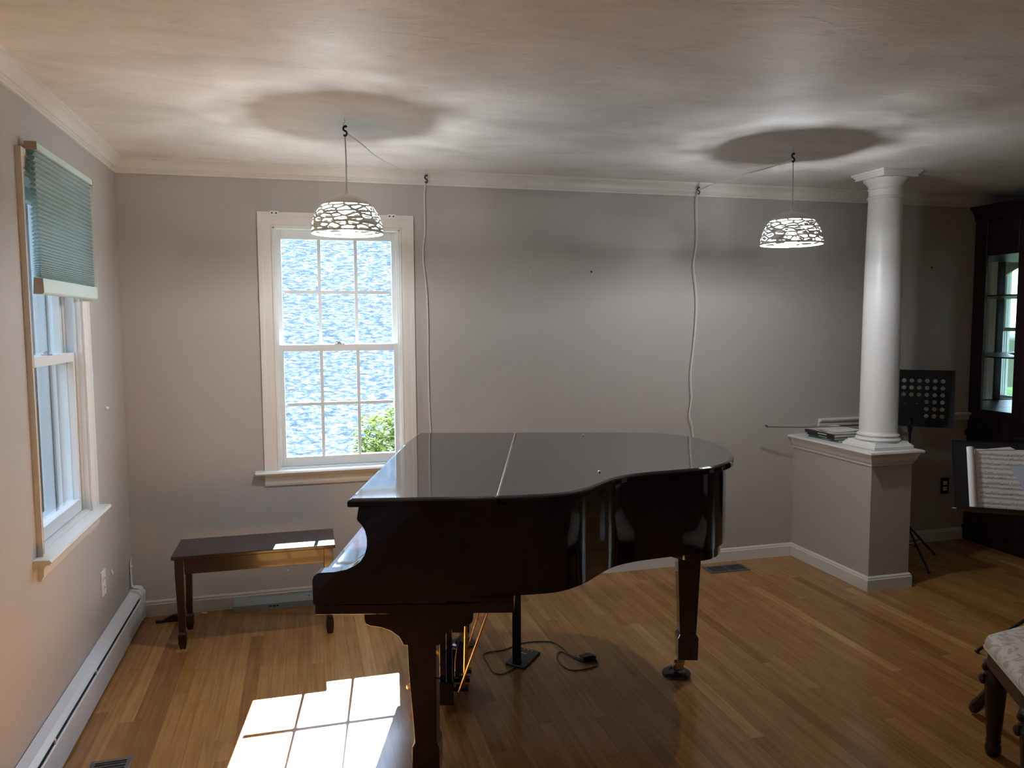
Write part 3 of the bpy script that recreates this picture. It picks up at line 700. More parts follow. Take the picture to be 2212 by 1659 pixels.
La = (1.118, -1.059); Lb = (3.300, -1.040)
h1 = (1.616, -.030); h2 = (3.318, -.030)
pendant(*La, 'left pendant lamp with a white cut-out dome shade in front of the window',
        [(1.119, -1.059, 2.385), (1.13, -1.03, 2.383), (1.21, -.80, 2.392), (1.275, -.63, 2.386), (1.36, -.44, 2.388), (1.39, -.34, 2.402), (1.47, -.22, 2.397), (1.54, -.12, 2.402), (1.60, -.05, 2.393), (1.611, -.034, 2.37),
         (1.606, -.030, 2.29), (1.607, -.028, 2.10), (1.594, -.028, 1.962), (1.612, -.028, 1.75), (1.616, -.026, 1.52), (1.614, -.026, 1.40), (1.618, -.024, 1.10), (1.63, -.022, .85), (1.64, -.022, .5), (1.66, -.03, .1), (1.70, -.03, .006)], 0)
pendant(*Lb, 'right pendant lamp with a white cut-out dome shade near the column',
        [(3.300, -1.040, 2.378), (3.302, -1.00, 2.378), (3.31, -.80, 2.384), (3.312, -.6, 2.390), (3.316, -.45, 2.384), (3.318, -.3, 2.400), (3.318, -.15, 2.396), (3.320, -.05, 2.392), (3.320, -.032, 2.37),
         (3.318, -.030, 2.30), (3.325, -.028, 2.08), (3.306, -.028, 1.93), (3.330, -.028, 1.72), (3.322, -.026, 1.5), (3.296, -.026, 1.25), (3.304, -.026, 1.1), (3.290, -.026, .98), (3.318, -.024, .86), (3.32, -.024, .4), (3.31, -.03, .05), (3.30, -.04, .006)], 1)
for i, (x, y, zt_, lab) in enumerate(((La[0], La[1], 2.44, 'black-clipped ceiling hook holding the left pendant lamp'), (Lb[0], Lb[1], 2.44, 'black-clipped ceiling hook holding the right pendant lamp'),
                                   (h1[0], h1[1], 2.44, 'ceiling hook at the crown moulding right of the window'), (h2[0], h2[1], 2.44, 'ceiling hook at the crown moulding above the piano tail'))):
    near = i < 2; yy = y if near else -.054
    hk = thing('ceiling_hook', (x, yy, 2.44), lab, 'hook', 'ceiling hooks of the lamp cords')
    B().tube(smooth_path([(x - .002, yy, 2.4395), (x - .001, yy, 2.425), (x - .008, yy, 2.415), (x - .006, yy, 2.405), (x + .002, yy, 2.402), (x + .007, yy, 2.408), (x + .008, yy, 2.417)], 4), .0013, 6).obj('hook_wire', 'steel', hk)
    b = B(); z0_ = 2.372; b.tube(smooth_path([(x + .006, yy, z0_ + .032), (x, yy, z0_ + .038), (x - .007, yy, z0_ + .030), (x - .006, yy, z0_ + .020), (x + .004, yy, z0_ + .014), (x + .006, yy, z0_ + .005), (x, yy, z0_ - .004), (x - .007, yy, z0_ + .001)], 4), .0042, 8).obj('cord_clip', 'black', hk)

# ------------------------------------------------------------------ desk lamp, adapter, cable
dl = thing('desk_lamp', (1.86, -1.09, 0), 'black lamp stand with a flat square base on the floor under the piano', 'lamp stand')
c4 = [(1.787, -1.105), (1.856, -1.180), (1.978, -1.037), (1.902, -.960)]
b = B(); rings = []
for z, d in ((0, .003), (.002, 0), (.010, 0), (.0125, .003)): rings.append([(x, y, z) for x, y in offset2(c4, d)])
b.loft(rings).obj('base', 'black', dl, bevel=.004)
an = math.atan2(.075, .069 * -1)
B().sq([(1.838, -1.122, .0125, .020, .008), (1.838, -1.122, .600, .020, .008)], R(-12)).obj('pole', 'blackmetal', dl, bevel=.002)
B().ball((1.838, -1.122, .016), (.026, .016, .010), 12).obj('pole_foot', 'black', dl, smooth=True)
for k in range(3): B().lathe([(.0035, .0126), (.0035, .0130)], (1.913 + .014 * k, -.992 - .014 * k, 0), 10).obj('touch_mark', 'heater', dl)
B().sq([(1.897, -1.035, .0126, .016, .0025), (1.897, -1.035, .0130, .016, .0025)], R(-46)).obj('touch_mark', 'heater', dl)
ad = thing('power_adapter', (2.165, -1.16, 0), 'black power adapter with a looped cable on the floor under the piano', 'power adapter')
B().sq([(2.165, -1.165, 0, .028, .020), (2.165, -1.165, .028, .028, .020)], R(10)).obj('adapter_body', 'black', ad, bevel=.004)
B().sq([(2.199, -1.160, .004, .008, .016), (2.199, -1.160, .022, .008, .016)], R(10)).obj('plug', 'black', ad, bevel=.002)
c1 = [(1.82, -1.150), (1.796, -1.172), (1.748, -1.202), (1.714, -1.169), (1.712, -1.085), (1.716, -.972), (1.819, -.955), (1.875, -.925), (1.955, -.901), (2.067, -.927), (2.099, -1.01), (2.106, -1.09), (2.14, -1.150)]
B().tube(smooth_path([(x, y, .004) for x, y in c1], 5), .0028, 8).obj('cable', 'black', ad)
c2 = [(2.138, -1.172), (2.111, -1.12), (2.085, -1.055), (2.058, -1.062), (2.035, -1.125), (2.038, -1.202), (2.071, -1.255), (2.163, -1.247), (2.200, -1.213), (2.206, -1.165)]
B().tube(smooth_path([(x, y, .004) for x, y in c2], 5), .0028, 8).obj('cable', 'black', ad)

# ------------------------------------------------------------------ books and bow on the half wall
def book(x0, x1, y0, y1, z, t, cover, label, rot=0, pages='pages', band=None):
    xm, ym = (x0 + x1) / 2, (y0 + y1) / 2; q = T(xm, ym, 0, R(rot)); a, c = (x1 - x0) / 2, (y1 - y0) / 2
    o = thing('book', (xm, ym, z), label, 'book', 'books stacked on the half wall')
    ct = .0015
    B(q).box(-a, a, -c, c, z, z + ct).box(-a, a, -c, c, z + t - ct, z + t).box(-a, -a + ct, -c, c, z + ct, z + t - ct).obj('cover', cover, o)
    B(q).box(-a + ct, a - .002, -c + .002, c - .002, z + ct, z + t - ct).obj('pages', pages, o)
    if band: B(q).box(-a - .0004, -a, -c * .5, c * .1, z + t * .35, z + t * .65).obj('spine_lettering', band, o)
    return o
z = .8252
book(4.105, 4.300, -.400, -.120, z, .013, 'teal', 'teal book at the bottom of the stack on the half wall', 2, band='cream')
book(4.100, 4.310, -.385, -.105, z + .0132, .012, 'darkbook', 'thin dark book lying on the teal book', -2, 'cream', band='cream')
book(4.098, 4.325, -.375, -.090, z + .0254, .020, 'darkbook', 'thick dark-spined book in the upper part of the stack', 1, 'cream', band='cream')
book(4.112, 4.300, -.370, -.100, z + .0456, .012, 'cream', 'pale paperback on top of the stack of books', -3, 'paper', band='ink')
lf = thing('loose_sheets', (4.20, -.26, z + .058), 'loose curled white sheets lying on top of the books', 'paper')
b = B(); rings = []
for k in range(9):
    t = k / 8; x = 4.135 + .17 * t; zz = z + .0585 + .007 * t ** 3; rings.append([(x, -.36, zz), (x, -.13, zz), (x, -.13, zz + .0015), (x, -.36, zz + .0015)])
b.loft(rings).obj('sheets', 'paper', lf)
bw = thing('violin_bow', (4.1, -.24, .905), 'violin bow lying across the books, its tip sticking out to the left', 'violin bow')
zb_ = .899
p0, p1 = Vector((3.772, -.150, .905)), Vector((4.470, -.300, .910))
d = (p1 - p0)
B().tube([p0 + d * t + Vector((0, 0, -.009 * math.sin(math.pi * min(1, t * 1.05)) + .0)) for t in [k / 12 for k in range(13)]], [.0026] * 12 + [.004], 8).obj('stick', 'bowwood', bw)
B().tube([p0 + Vector((0, 0, .010)), p0 + d * .93 + Vector((0, 0, .010))], .0013, 6).obj('bow_hair', 'hair', bw)
B().add([tuple(p0 + Vector(q)) for q in ((-.018, .003, .012), (.0, .003, .012), (.012, .003, -.004), (.0, .003, -.004), (-.018, -.003, .012), (.0, -.003, .012), (.012, -.003, -.004), (.0, -.003, -.004))],
        [(0, 1, 2, 3), (4, 7, 6, 5), (0, 4, 5, 1), (1, 5, 6, 2), (2, 6, 7, 3), (3, 7, 4, 0)]).obj('bow_head', 'bowwood', bw)

# ------------------------------------------------------------------ music stands
def plate_holes(b, W_, H_, holes, r, y0, y1, nx, nz):
    # grid plate where each cell is either solid or has a round hole
    cw_, ch_ = W_ / nx, H_ / nz
    for i in range(nx):
        for j in range(nz):
            xa, za = -W_ / 2 + i * cw_, j * ch_
            if (i, j) in holes:
                n_ = 16; out = []; cxx, czz = xa + cw_ / 2, za + ch_ / 2
                for k in range(n_):
                    t = 2 * math.pi * (k + .5) / n_; dx, dz = math.cos(t), math.sin(t); s_ = min(cw_ / 2 / abs(dx) if abs(dx) > 1e-6 else 9, ch_ / 2 / abs(dz) if abs(dz) > 1e-6 else 9)
                    out.append((t, s_))
                # corner-aware outline: sample corners exactly
                pts_o = [(cxx + math.cos(t) * s_, czz + math.sin(t) * s_) for t, s_ in out]; pts_i = [(cxx + math.cos(t) * r, czz + math.sin(t) * r) for t, s_ in out]
                n2 = len(out)
                for (yy) in (y0, y1):
                    b.add([(p[0], yy, p[1]) for p in pts_o] + [(p[0], yy, p[1]) for p in pts_i], [(k, (k + 1) % n2, n2 + (k + 1) % n2, n2 + k) for k in range(n2)])
                    for sx in (-1, 1):
                        for sz in (-1, 1):
                            cc_ = (cxx + sx * cw_ / 2, czz + sz * ch_ / 2)
                            cand = sorted(range(n2), key=lambda k: (pts_o[k][0] - cc_[0]) ** 2 + (pts_o[k][1] - cc_[1]) ** 2)[:2]
                            b.add([(cc_[0], yy, cc_[1]), (pts_o[cand[0]][0], yy, pts_o[cand[0]][1]), (pts_o[cand[1]][0], yy, pts_o[cand[1]][1])], [(0, 1, 2)])
                b.add([(p[0], y0, p[1]) for p in pts_i] + [(p[0], y1, p[1]) for p in pts_i], [(k, (k + 1) % n2, n2 + (k + 1) % n2, n2 + k) for k in range(n2)])
            else:
                b.add([(xa, y0, za), (xa + cw_, y0, za), (xa + cw_, y0, za + ch_), (xa, y0, za + ch_), (xa, y1, za), (xa + cw_, y1, za), (xa + cw_, y1, za + ch_), (xa, y1, za + ch_)], [(0, 1, 2, 3), (4, 7, 6, 5)])
    return b
def music_stand(x, y, zd, rz, tilt, W_, H_, label, holes, feet, nx=12, nz=8, r=.0115, poletop=None):
    th = thing('music_stand', (x, y, 0), label, 'music stand'); 
    q = T(x, y, zd, rz) @ Matrix.Rotation(-tilt, 4, 'X')     # desk leans back (local +y is away from the reader)
    b = B(q); plate_holes(b, W_, H_, holes, r, 0, .002, nx, nz)
    desk = b.obj('desk', 'blackmetal', th)
    B(q).box(-W_ / 2, W_ / 2, -.040, .002, -.003, 0).box(-W_ / 2, W_ / 2, -.042, -.040, -.003, .010).obj('ledge', 'blackmetal', th)
    b = B(q); e = .002
    b.box(-W_ / 2 - e, -W_ / 2, -.002, .004, 0, H_).box(W_ / 2, W_ / 2 + e, -.002, .004, 0, H_).box(-W_ / 2 - e, W_ / 2 + e, -.002, .004, H_, H_ + e).obj('desk_edge', 'blackmetal', th)
    for dx in (-.035, .035):
        for dz in (.105, .15): B(q).ball((dx, -.001, dz * H_ / .26), (.0028, .0018, .0028), 8).obj('rivet', 'steel', th)
    k = q @ Vector((0, .02, .06))
    B().tube([(x, y, .16), (x, y, .55)], .0105, 12).obj('lower_tube', 'blackmetal', th)
    B().tube([(x, y, .55), (x, y, k.z)], .0075, 12).obj('upper_tube', 'blackmetal', th)
    B().lathe([(.010, .53), (.016, .54), (.017, .56), (.011, .59), (.008, .60)], (x, y, 0), 16).obj('height_collar', 'black', th, smooth=50)
    B().lathe([(.008, k.z - .10), (.013, k.z - .09), (.015, k.z - .06), (.010, k.z - .03), (.008, k.z - .02)], (x, y, 0), 16).obj('tilt_collar', 'black', th, smooth=50)
    for a, L in feet:
        ex, ey = x + L * math.cos(a), y + L * math.sin(a)
        lg = B().tube([(x + .012 * math.cos(a), y + .012 * math.sin(a), .235), (ex, ey, .012)], .0075, 8).obj('leg', 'blackmetal', th)
        B().ball((ex, ey, .011), .011, 10).obj('rubber_foot', 'black', lg)
        B().tube([(x + .01 * math.cos(a), y + .01 * math.sin(a), .12), (x + L * .5 * math.cos(a), y + L * .5 * math.sin(a), .128)], .004, 6).obj('strut', 'blackmetal', lg)
    return th, q
holes = set()
for i in range(12):
    for j in range(8):
        if 1 <= i <= 10 and 1 <= j <= 6 and not (4 <= i <= 6 and j <= 3): holes.add((i, j))
# distance set by the feet seen behind the half wall
sx, sy = 4.715, -.325
st1, q1 = music_stand(sx, sy, .895, R(-43), R(10), .49, .365, 'black perforated music stand standing behind the half wall and column',
                      {(i, j) for i in range(1, 10) for j in range(1, 7) if not (4 <= i <= 6 and j <= 3)}, [(R(-103), .27), (R(8), .27), (R(135), .20)], 11, 8, .0135)
sx2, sy2 = 4.016, -1.812
st2, q2 = music_stand(sx2, sy2, .716, R(-36), R(27), .60, .335, 'black music stand at the right edge holding open sheet music', {(i, 8) for i in range(2, 9)}, [(R(-20), .24), (R(100), .22), (R(-140), .24)], 12, 10, .010)
# open sheet music on the second stand
sm = thing('sheet_music', q2 @ Vector((0, -.01, 0)), 'open white sheet music book resting on the right-hand music stand', 'sheet music')
b = B(q2); rings = []
W2 = .50
x_l = -.228
for k in range(13):                                  # rolled left page
    t = -.3 + (math.pi + .6) * k / 12
    xx = x_l - .016 * math.cos(t) * 1 ; yy = -.016 - .013 * math.sin(t)
    rings.append([(xx - .0, yy, .002), (xx, yy, .300), (xx, yy + .001, .300), (xx, yy + .001, .002)])
b.loft(rings).obj('rolled_page', 'paper', sm)
pg = B(q2).loft([[(x_l + .018, -.012, .002), (x_l + .018, -.012, .295), (x_l + .018, -.003, .295), (x_l + .018, -.003, .002)], [(x_l + .20, -.008, .002), (x_l + .20, -.008, .300), (x_l + .20, -.003, .300), (x_l + .20, -.003, .002)], [(.20, -.008, .002), (.20, -.008, .300), (.20, -.003, .300), (.20, -.003, .002)]]).obj('open_pages', 'paper', sm)
B(q2).add([(x_l + .03, -.0145, .290), (x_l + .16, -.0105, .312), (x_l + .18, -.0105, .300), (x_l + .03, -.0130, .290), (x_l + .16, -.0095, .312), (x_l + .18, -.0095, .300)], [(0, 1, 2), (3, 5, 4), (0, 3, 4, 1), (1, 4, 5, 2), (2, 5, 3, 0)]).obj('page_edge', 'paper', sm)
rnd = random.Random(11); b = B(q2)
for sysm in range(6):
    for st_ in range(2):
        zc_ = .272 - sysm * .046 - st_ * .019
        def Yp(x): return -.0125 + .0045 * min(1, (x - x_l - .018) / .18)
        for ln in range(5):
            zz = zc_ - .0018 * ln
            xs = [x_l + .028, x_l + .20, .195]
            for k in range(2): b.add([(xs[k], Yp(xs[k]) - .0004, zz), (xs[k + 1], Yp(xs[k + 1]) - .0004, zz), (xs[k + 1], Yp(xs[k + 1]) - .0004, zz + .0003), (xs[k], Yp(xs[k]) - .0004, zz + .0003)], [(0, 1, 2, 3)])
        x = x_l + .035
        while x < .19:
            zz = zc_ - rnd.uniform(0, .008); w_ = .0013; yv = Yp(x) - .0006
            b.add([(x, yv, zz), (x + .0022, yv, zz), (x + .0022, yv, zz + .0016), (x, yv, zz + .0016)], [(0, 1, 2, 3)])
            b.add([(x + .0018, yv, zz), (x + .0022, yv, zz), (x + .0022, yv, zz + .007), (x + .0018, yv, zz + .007)], [(0, 1, 2, 3)])
            if rnd.random() < (.8 if st_ == 0 else .25): b.add([(x + .0018, yv, zz + .0060), (x + .0075, yv, zz + .0060), (x + .0075, yv, zz + .0072), (x + .0018, yv, zz + .0072)], [(0, 1, 2, 3)])
            x += rnd.uniform(.0042, .008)
b.obj('printed_notes', 'ink', sm)
ls = thing('loose_page', q2 @ Vector((.12, -.02, .1)), 'loose bluish sheet lying over the open sheet music', 'paper')
B(q2).loft([[(-.078, -.018, .215), (.12, -.018, .235), (.12, -.018, .050), (-.025, -.018, .062), (-.035, -.018, .130)], [(-.078, -.0165, .215), (.12, -.0165, .235), (.12, -.0165, .050), (-.025, -.0165, .062), (-.035, -.0165, .130)]]).obj('sheet', 'paper2', ls)
pn = B(q2).tube([(-.315, -.020, .004), (-.10, -.022, .004)], .0022, 8).obj('thin_stick', 'hair', label='thin pale stick lying on the ledge of the right-hand music stand', category='stick')

# ------------------------------------------------------------------ china cabinet
cb = thing('china_cabinet', (6.2, -.24, 0), 'tall dark wooden china cabinet with glass panes against the back wall', 'cabinet')
CX0, CX1, CD = 5.505, 6.95, -.47
def cbx(nm, *a, m='cab', bev=.003): return B().box(*a).obj(nm, m, cb, bevel=bev)
# lower cupboard
cbx('base_plinth', CX0 - .018, CX1 + .018, CD - .06, -.002, 0, .11)
cbx('lower_body', CX0 - .004, CX1 + .004, CD - .045, -.002, .11, .76)
B().sq([((CX0 + CX1) / 2, (CD - .045) / 2, .76, (CX1 - CX0) / 2 + .018, -(CD - .045) / 2 + .0), ((CX0 + CX1) / 2, (CD - .055) / 2, .785, (CX1 - CX0) / 2 + .022, -(CD - .055) / 2), ((CX0 + CX1) / 2, (CD - .045) / 2, .80, (CX1 - CX0) / 2 + .012, -(CD - .045) / 2)]).obj('waist_moulding', 'cab', cb)
B().box(CX0 - .010, CX0 - .004, -.40, -.09, .20, .68).obj('side_panel', 'cab', cb, bevel=.004)
for k in range(3):
    xa = CX0 + .03 + k * .475
    dr = cbx('door', xa, xa + .45, CD - .062, CD - .045, .16, .72)
    B().ball((xa + .41, CD - .070, .45), .012, 10).obj('knob', 'brass', dr)
# upper part: frame posts
for (xa, xb, ya_, yb_) in ((CX0, CX0 + .022, -.105, -.002), (CX0, CX0 + .05, CD, -.352), (CX1 - .05, CX1, CD, -.352), (CX1 - .022, CX1, -.105, -.002)):
    cbx('corner_post', xa, xb, ya_, yb_, .80, 2.26)
cbx('side_rail', CX0, CX0 + .022, -.352, -.105, .80, .953); cbx('side_rail', CX0, CX0 + .022, -.352, -.105, 2.02, 2.26)
cbx('side_rail', CX1 - .022, CX1, -.352, -.105, .80, .953); cbx('side_rail', CX1 - .022, CX1, -.352, -.105, 2.02, 2.26)
cbx('upper_bottom', CX0 + .022, CX1 - .022, CD + .02, -.012, .80, .945)
cbx('upper_top', CX0 + .022, CX1 - .022, CD + .02, -.012, 2.03, 2.26)
cbx('front_rail', CX0 + .05, CX1 - .05, CD, CD + .02, 2.03, 2.26); cbx('front_rail', CX0 + .05, CX1 - .05, CD, CD + .02, .80, .95)
xm_ = (CX0 + CX1) / 2
cbx('front_stile', xm_ - .03, xm_ + .03, CD, CD + .02, .95, 2.03)
B().box(CX0 + .0222, CX1 - .0222, -.012, -.004, .80, 2.26).obj('mirror_back', 'mirror', cb)
B().box(CX0 + .009, CX0 + .013, -.352, -.105, .953, 2.02).obj('side_pane', 'glass', cb, label='clear glass side pane')
for xa, xb in ((CX0 + .05, xm_ - .03), (xm_ + .03, CX1 - .05)): B().box(xa, xb, CD + .008, CD + .012, .95, 2.03).obj('front_pane', 'glass', cb)
for zz in (1.32, 1.745): B().box(CX0 + .0225, CX1 - .0225, CD + .05, -.014, zz - .005, zz + .005).obj('shelf', 'cab', cb)
b = B(); b.loft([[(CX0 - o, -.002, z_), (CX0 - o, CD - o, z_), (CX1 + o, CD - o, z_), (CX1 + o, -.002, z_)] for o, z_ in ((.0, 2.262), (.006, 2.268), (.008, 2.29), (.020, 2.31), (.035, 2.335), (.050, 2.345), (.055, 2.362))]).obj('cornice', 'cab', cb)
pl = thing('plate', (5.72, -.24, 1.325), 'white plate lying on the lower shelf of the china cabinet', 'plate')
B().lathe([(.05, 0), (.055, .003), (.10, .020), (.102, .022), (.098, .022), (.05, .006), (.001, .006)], (5.75, -.22, 1.3252), 32).obj('dish', 'outletw', pl, smooth=40)

# ------------------------------------------------------------------ dining chair at the right
ch = thing('dining_chair', (3.45, -2.45, 0), 'dark carved chair with a cream damask seat at the right edge', 'chair')
P0 = Vector((3.262, -2.285)); e1 = Vector((.985, .17)).normalized(); e2 = Vector((-.49, -.87)).normalized()
P1 = P0 + e1 * .46; P3 = P0 + e2 * .44; P2 = P1 + Vector((-.02, -.44))
def rounded(c, r, n=5):
    out = []
    m = len(c)
    for i in range(m):
        a, b_, d_ = c[i - 1], c[i], c[(i + 1) % m]; u = (a - b_).normalized(); w = (d_ - b_).normalized(); A = b_ + u * r; D = b_ + w * r
        for k in range(n + 1):
            t = k / n; out.append((1 - t) ** 2 * A + 2 * t * (1 - t) * b_ + t * t * D)
    return out
base = rounded([P0, P3, P2, P1], .035)
ct = sum(base, Vector((0, 0))) / len(base)
def seatring(sc, z): return [((p - ct) * sc + ct).to_3d() + Vector((0, 0, z)) for p in base]
B().loft([seatring(.985, .402), seatring(1.0, .410), seatring(1.0, .430), seatring(.97, .446), seatring(.85, .458), seatring(.6, .466), seatring(.3, .468)]).obj('seat_cushion', 'damask', ch, smooth=50)
B().tube([p for p in seatring(1.004, .412)] + [seatring(1.004, .412)[0]], .004, 6).obj('piping', 'piping', ch)
B().loft([seatring(.93, .335), seatring(.955, .345), seatring(.96, .402)]).obj('seat_rail', 'chairwood', ch)
def carved(c, z1=.39, nm='leg'):
    x, y = c; pr = [(.020, 0), (.027, .012), (.027, .035), (.022, .045), (.026, .055), (.023, .065), (.028, .12), (.034, .22), (.037, .262), (.046, .275), (.048, .290), (.038, .302), (.036, .325), (.044, .335), (.042, .345), (.03, .352), (.03, z1)]
    lg = B().lathe(pr, (x, y, 0), 10).obj(nm, 'chairwood', ch, smooth=50)
    B().ball((x - .042, y + .018, .285), (.014, .014, .020), 8).obj('carving', 'chairwood', lg)
    B().ball((x - .036, y + .016, .328), (.011, .011, .014), 8).obj('carving', 'chairwood', lg)
    return lg
lp = P0 + e1 * .055 + e2 * .03
carved((lp.x + .012, lp.y + .0)); lp3 = P3 - e2 * .05 + e1 * .05; carved((lp3.x, lp3.y))
for (tx, ty), (fx, fy) in (((3.44, -2.22), (3.492, -2.045)), ((P1.x - .03, P1.y - .03), (P1.x + .06, P1.y + .12)), ((P2.x - .03, P2.y + .03), (P2.x + .08, P2.y - .08))):
    B().tube(smooth_path([(tx, ty, .36), ((tx + fx) / 2 - .01, (ty + fy) / 2 - .03, .18), (fx, fy, .02)], 4), [.022, .021, .020, .019, .018, .018, .020, .024, .020], 8).obj('leg', 'chairwood', ch)
bkx = [P1 + Vector((.0, -.02)), P2 + Vector((.0, .02))]
for p in bkx: B().tube([(p.x, p.y, .36), (p.x + .05, p.y, .7), (p.x + .12, p.y, 1.0)], .018, 8).obj('back_post', 'chairwood', ch)
B().add([(bkx[0].x + .04, bkx[0].y, .58), (bkx[1].x + .04, bkx[1].y, .58), (bkx[1].x + .11, bkx[1].y, .98), (bkx[0].x + .11, bkx[0].y, .98), (bkx[0].x + .06, bkx[0].y, .58), (bkx[1].x + .06, bkx[1].y, .58), (bkx[1].x + .13, bkx[1].y, .98), (bkx[0].x + .13, bkx[0].y, .98)],
        [(0, 1, 2, 3), (4, 7, 6, 5), (0, 4, 5, 1), (1, 5, 6, 2), (2, 6, 7, 3), (3, 7, 4, 0)]).obj('back_panel', 'damask', ch)

# ------------------------------------------------------------------ outside
B().add([(-25, WT + .02, -.45), (25, WT + .02, -.45), (25, 40, -.45), (-25, 40, -.45), (-25, WT + .02, -.5), (25, WT + .02, -.5), (25, 40, -.5), (-25, 40, -.5)], [(0, 1, 2, 3), (7, 6, 5, 4), (0, 4, 5, 1), (1, 5, 6, 2), (2, 6, 7, 3), (3, 7, 4, 0)]).obj('ground', 'grass', **ST)
B().box(-25, -WT - .02, -12, WT + .02, -.5, -.45).box(X1 + WT + .02, 30, -14, WT + .02, -.5, -.45).obj('ground', 'grass', **ST)
rf = thing('neighbouring_house', (2.4, 5, -.45), 'low neighbouring house with a pale grey sunlit shingle roof outside the window', 'house')
sl = math.tan(R(28)); ry0, ry1 = 1.9, 8.6
za_, zb2 = -.05, -.05 + (ry1 - ry0) * sl
b = B().add([(-1.0, ry0, za_), (6.5, ry0, za_), (6.5, ry1, zb2), (-1.0, ry1, zb2), (-1.0, ry0, za_ - .08), (6.5, ry0, za_ - .08), (6.5, ry1, zb2 - .08), (-1.0, ry1, zb2 - .08)], [(0, 1, 2, 3), (7, 6, 5, 4), (0, 4, 5, 1), (1, 5, 6, 2), (2, 6, 7, 3), (3, 7, 4, 0)])
b.obj('roof', 'roof', rf)
B().box(-.1, 6.2, ry0 + .5, ry1 + 1.2, -.45, .1).box(-.1, 6.2, ry1 - .1, ry1 + 1.2, .1, 3.4).obj('wall', 'siding', rf)
b = B()
for k in range(46): b.add([(-9, 9.2, -.45 + k * .12), (-.9, 9.2, -.45 + k * .12), (-.9, 9.2, -.33 + k * .12), (-9, 9.2, -.33 + k * .12), (-9, 9.22 + .01, -.45 + k * .12), (-.9, 9.22 + .01, -.45 + k * .12), (-.9, 9.22, -.33 + k * .12), (-9, 9.22, -.33 + k * .12)], [(0, 1, 2, 3), (7, 6, 5, 4), (0, 4, 5, 1), (1, 5, 6, 2), (2, 6, 7, 3), (3, 7, 4, 0)])
hs = thing('far_house', (-5, 11, -.45), 'pale blue clapboard house seen through the left window', 'house')
b.obj('clapboard_wall', 'siding', hs)
B().box(-9, -.9, 9.26, 13, -.45, 5.05).obj('house_body', 'siding', hs)
def leafmesh(c, rad, n, ls_, seed, flat=1.):
    rn = random.Random(seed); b = B()
    for _ in range(n):
        while True:
            p = Vector((rn.uniform(-1, 1), rn.uniform(-1, 1), rn.uniform(-1, 1)))
            if .25 < p.length < 1: break
        p = Vector((c[0] + p.x * rad[0], c[1] + p.y * rad[1], c[2] + p.z * rad[2])); a = Vector((rn.uniform(-1, 1), rn.uniform(-1, 1), rn.uniform(-.5, .5) * flat)).normalized(); s_ = ls_ * rn.uniform(.6, 1.3)
        w = a.cross(Vector((0, 0, 1))).normalized() * s_ * .32; dn = Vector((0, 0, -.25 * s_))
        b.add([p, p + a * s_ * .5 + w, p + a * s_ + dn, p + a * s_ * .5 - w], [(0, 1, 2), (0, 2, 3)])
    return b
mp_ = thing('japanese_maple', (1.60, .95, -.45), 'yellow-green leafy shrub outside the lower right of the window', 'shrub')
leafmesh((1.52, .95, .72), (.30, .22, .30), 1500, .055, 2, .4).obj('foliage', 'leaf', mp_, kind='stuff')
B().tube([(1.60, .95, -.45), (1.60, .95, .2), (1.52, .93, .7)], [.03, .022, .01], 8).obj('stem', 'bark', mp_)
hg = thing('hedge', (-1.5, 4.2, -.45), 'dark green hedge outside the left window', 'hedge')
leafmesh((-1.5, 4.2, .2), (1.0, .5, .85), 2600, .11, 4).obj('foliage', 'hedge', hg, kind='stuff')
B().ball((-1.5, 4.25, .1), (.85, .35, .7), 16).obj('hedge_core', 'hedge', hg)
pr_ = thing('added_canopy', (9.4, -2, -.45), 'roof and posts added to shade the dining room window', 'added_canopy')  # unseen, added to keep sky light out of the dining room
B().box(X1 + WT + .01, 11.2, -6, 1.5, 2.62, 2.74).obj('added_canopy_roof', 'siding', pr_)
for _y in (-5.6, -2.9, 1.2): B().box(10.95, 11.07, _y - .06, _y + .06, -.45, 2.62).obj('post', 'vinyl', pr_)
tr = thing('shading_tree', (13.5, -1, -.45), 'leafy tree added to keep the dining room window darker', 'tree')  # added so that the outside of this window stays darker
leafmesh((13.2, -1.6, 1.6), (1.5, 4.5, 2.2), 3600, .26, 9).obj('foliage', 'leaf', tr, kind='stuff')
B().tube([(12.5, -1.6, -.45), (12.5, -1.6, 1.2)], [.15, .08], 8).obj('trunk', 'bark', tr)

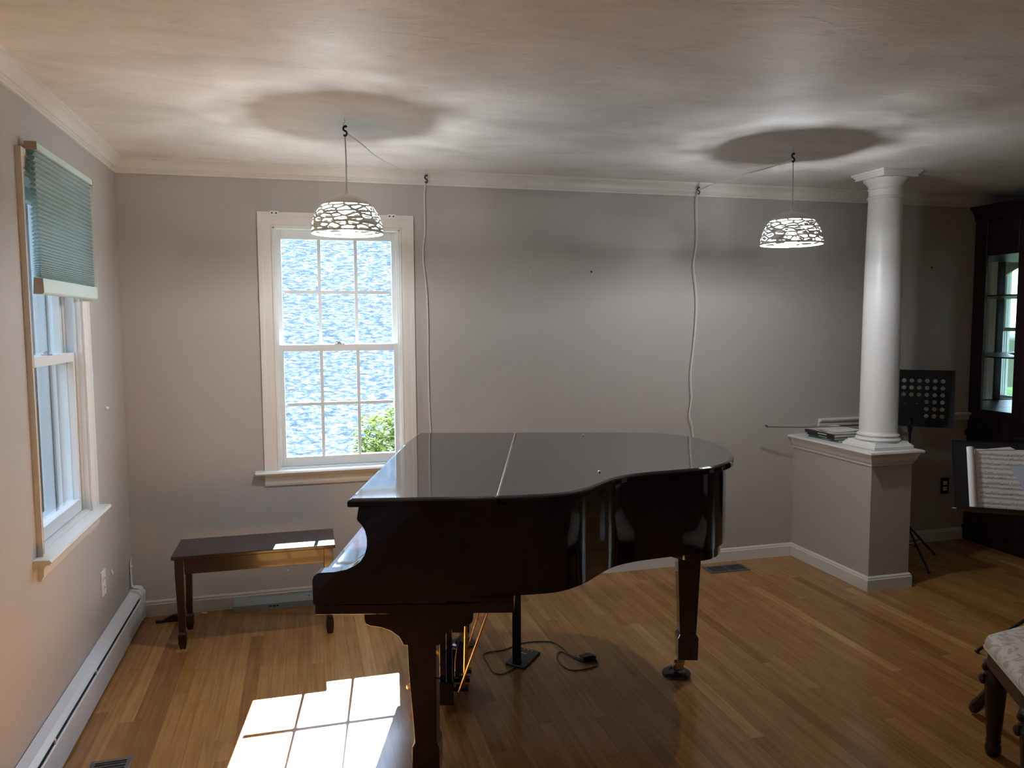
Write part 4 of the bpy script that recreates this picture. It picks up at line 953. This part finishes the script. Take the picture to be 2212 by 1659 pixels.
# ------------------------------------------------------------------ light
BULB = 720.
M['bulb'].node_tree.nodes['Principled BSDF'].inputs['Emission Strength'].default_value = BULB
sd = Vector((-.168, -1.485, -1.134)).normalized()
sun = bpy.data.lights.new('sun', 'SUN'); sun.energy = 120; sun.angle = R(.4); sun.color = (.96, .98, 1.)
so = bpy.data.objects.new('sun', sun); COL.objects.link(so); so.rotation_euler = sd.to_track_quat('-Z', 'Y').to_euler(); so.location = (2, 6, 6)
wd = bpy.data.worlds.new('sky'); SC.world = wd; wd.use_nodes = True
bg = wd.node_tree.nodes['Background']; bg.inputs['Strength'].default_value = 12
_nt = wd.node_tree; _tc = _nt.nodes.new('ShaderNodeTexCoord'); _sp = _nt.nodes.new('ShaderNodeSeparateXYZ'); _nt.links.new(_tc.outputs['Generated'], _sp.inputs[0])
_rp = ramp(_nt, [(.49, (.03, .04, .03)), (.505, (.62, .74, .92)), (1., (.42, .62, 1.))]); _mr = _nt.nodes.new('ShaderNodeMapRange'); _mr.inputs['From Min'].default_value = -1
_nt.links.new(_sp.outputs['Z'], _mr.inputs['Value']); _nt.links.new(_mr.outputs['Result'], _rp.inputs['Fac']); _nt.links.new(_rp.outputs['Color'], bg.inputs['Color'])

# ------------------------------------------------------------------ camera
F, yaw, pit, rol = 1662.257, .262788, .0802974, -.00568279
fw = Vector((math.sin(yaw) * math.cos(pit), math.cos(yaw) * math.cos(pit), -math.sin(pit)))
rt = Vector((math.cos(yaw), -math.sin(yaw), 0)); up = rt.cross(fw)
c_, s_ = math.cos(rol), math.sin(rol); r2 = rt * c_ + up * s_; u2 = up * c_ - rt * s_
cam = bpy.data.cameras.new('camera'); cam.sensor_width = 36; cam.lens = F / 2212 * 36; cam.clip_start = .05
co = bpy.data.objects.new('camera', cam); COL.objects.link(co)
mm = Matrix((( r2.x, u2.x, -fw.x, .929006), (r2.y, u2.y, -fw.y, -4.444411), (r2.z, u2.z, -fw.z, 1.582014), (0, 0, 0, 1)))
co.matrix_world = mm
SC.camera = co
SC.view_settings.view_transform = 'Standard'; SC.view_settings.look = 'None'; SC.view_settings.gamma = 1; SC.view_settings.use_curve_mapping = False
SC.view_settings.exposure = .30
SC.cycles.max_bounces = 10; SC.cycles.diffuse_bounces = 5; SC.cycles.glossy_bounces = 5; SC.cycles.transparent_max_bounces = 16
SC.cycles.sample_clamp_indirect = 8; SC.cycles.caustics_reflective = True; SC.cycles.blur_glossy = .5
SC.cycles.use_denoising = True
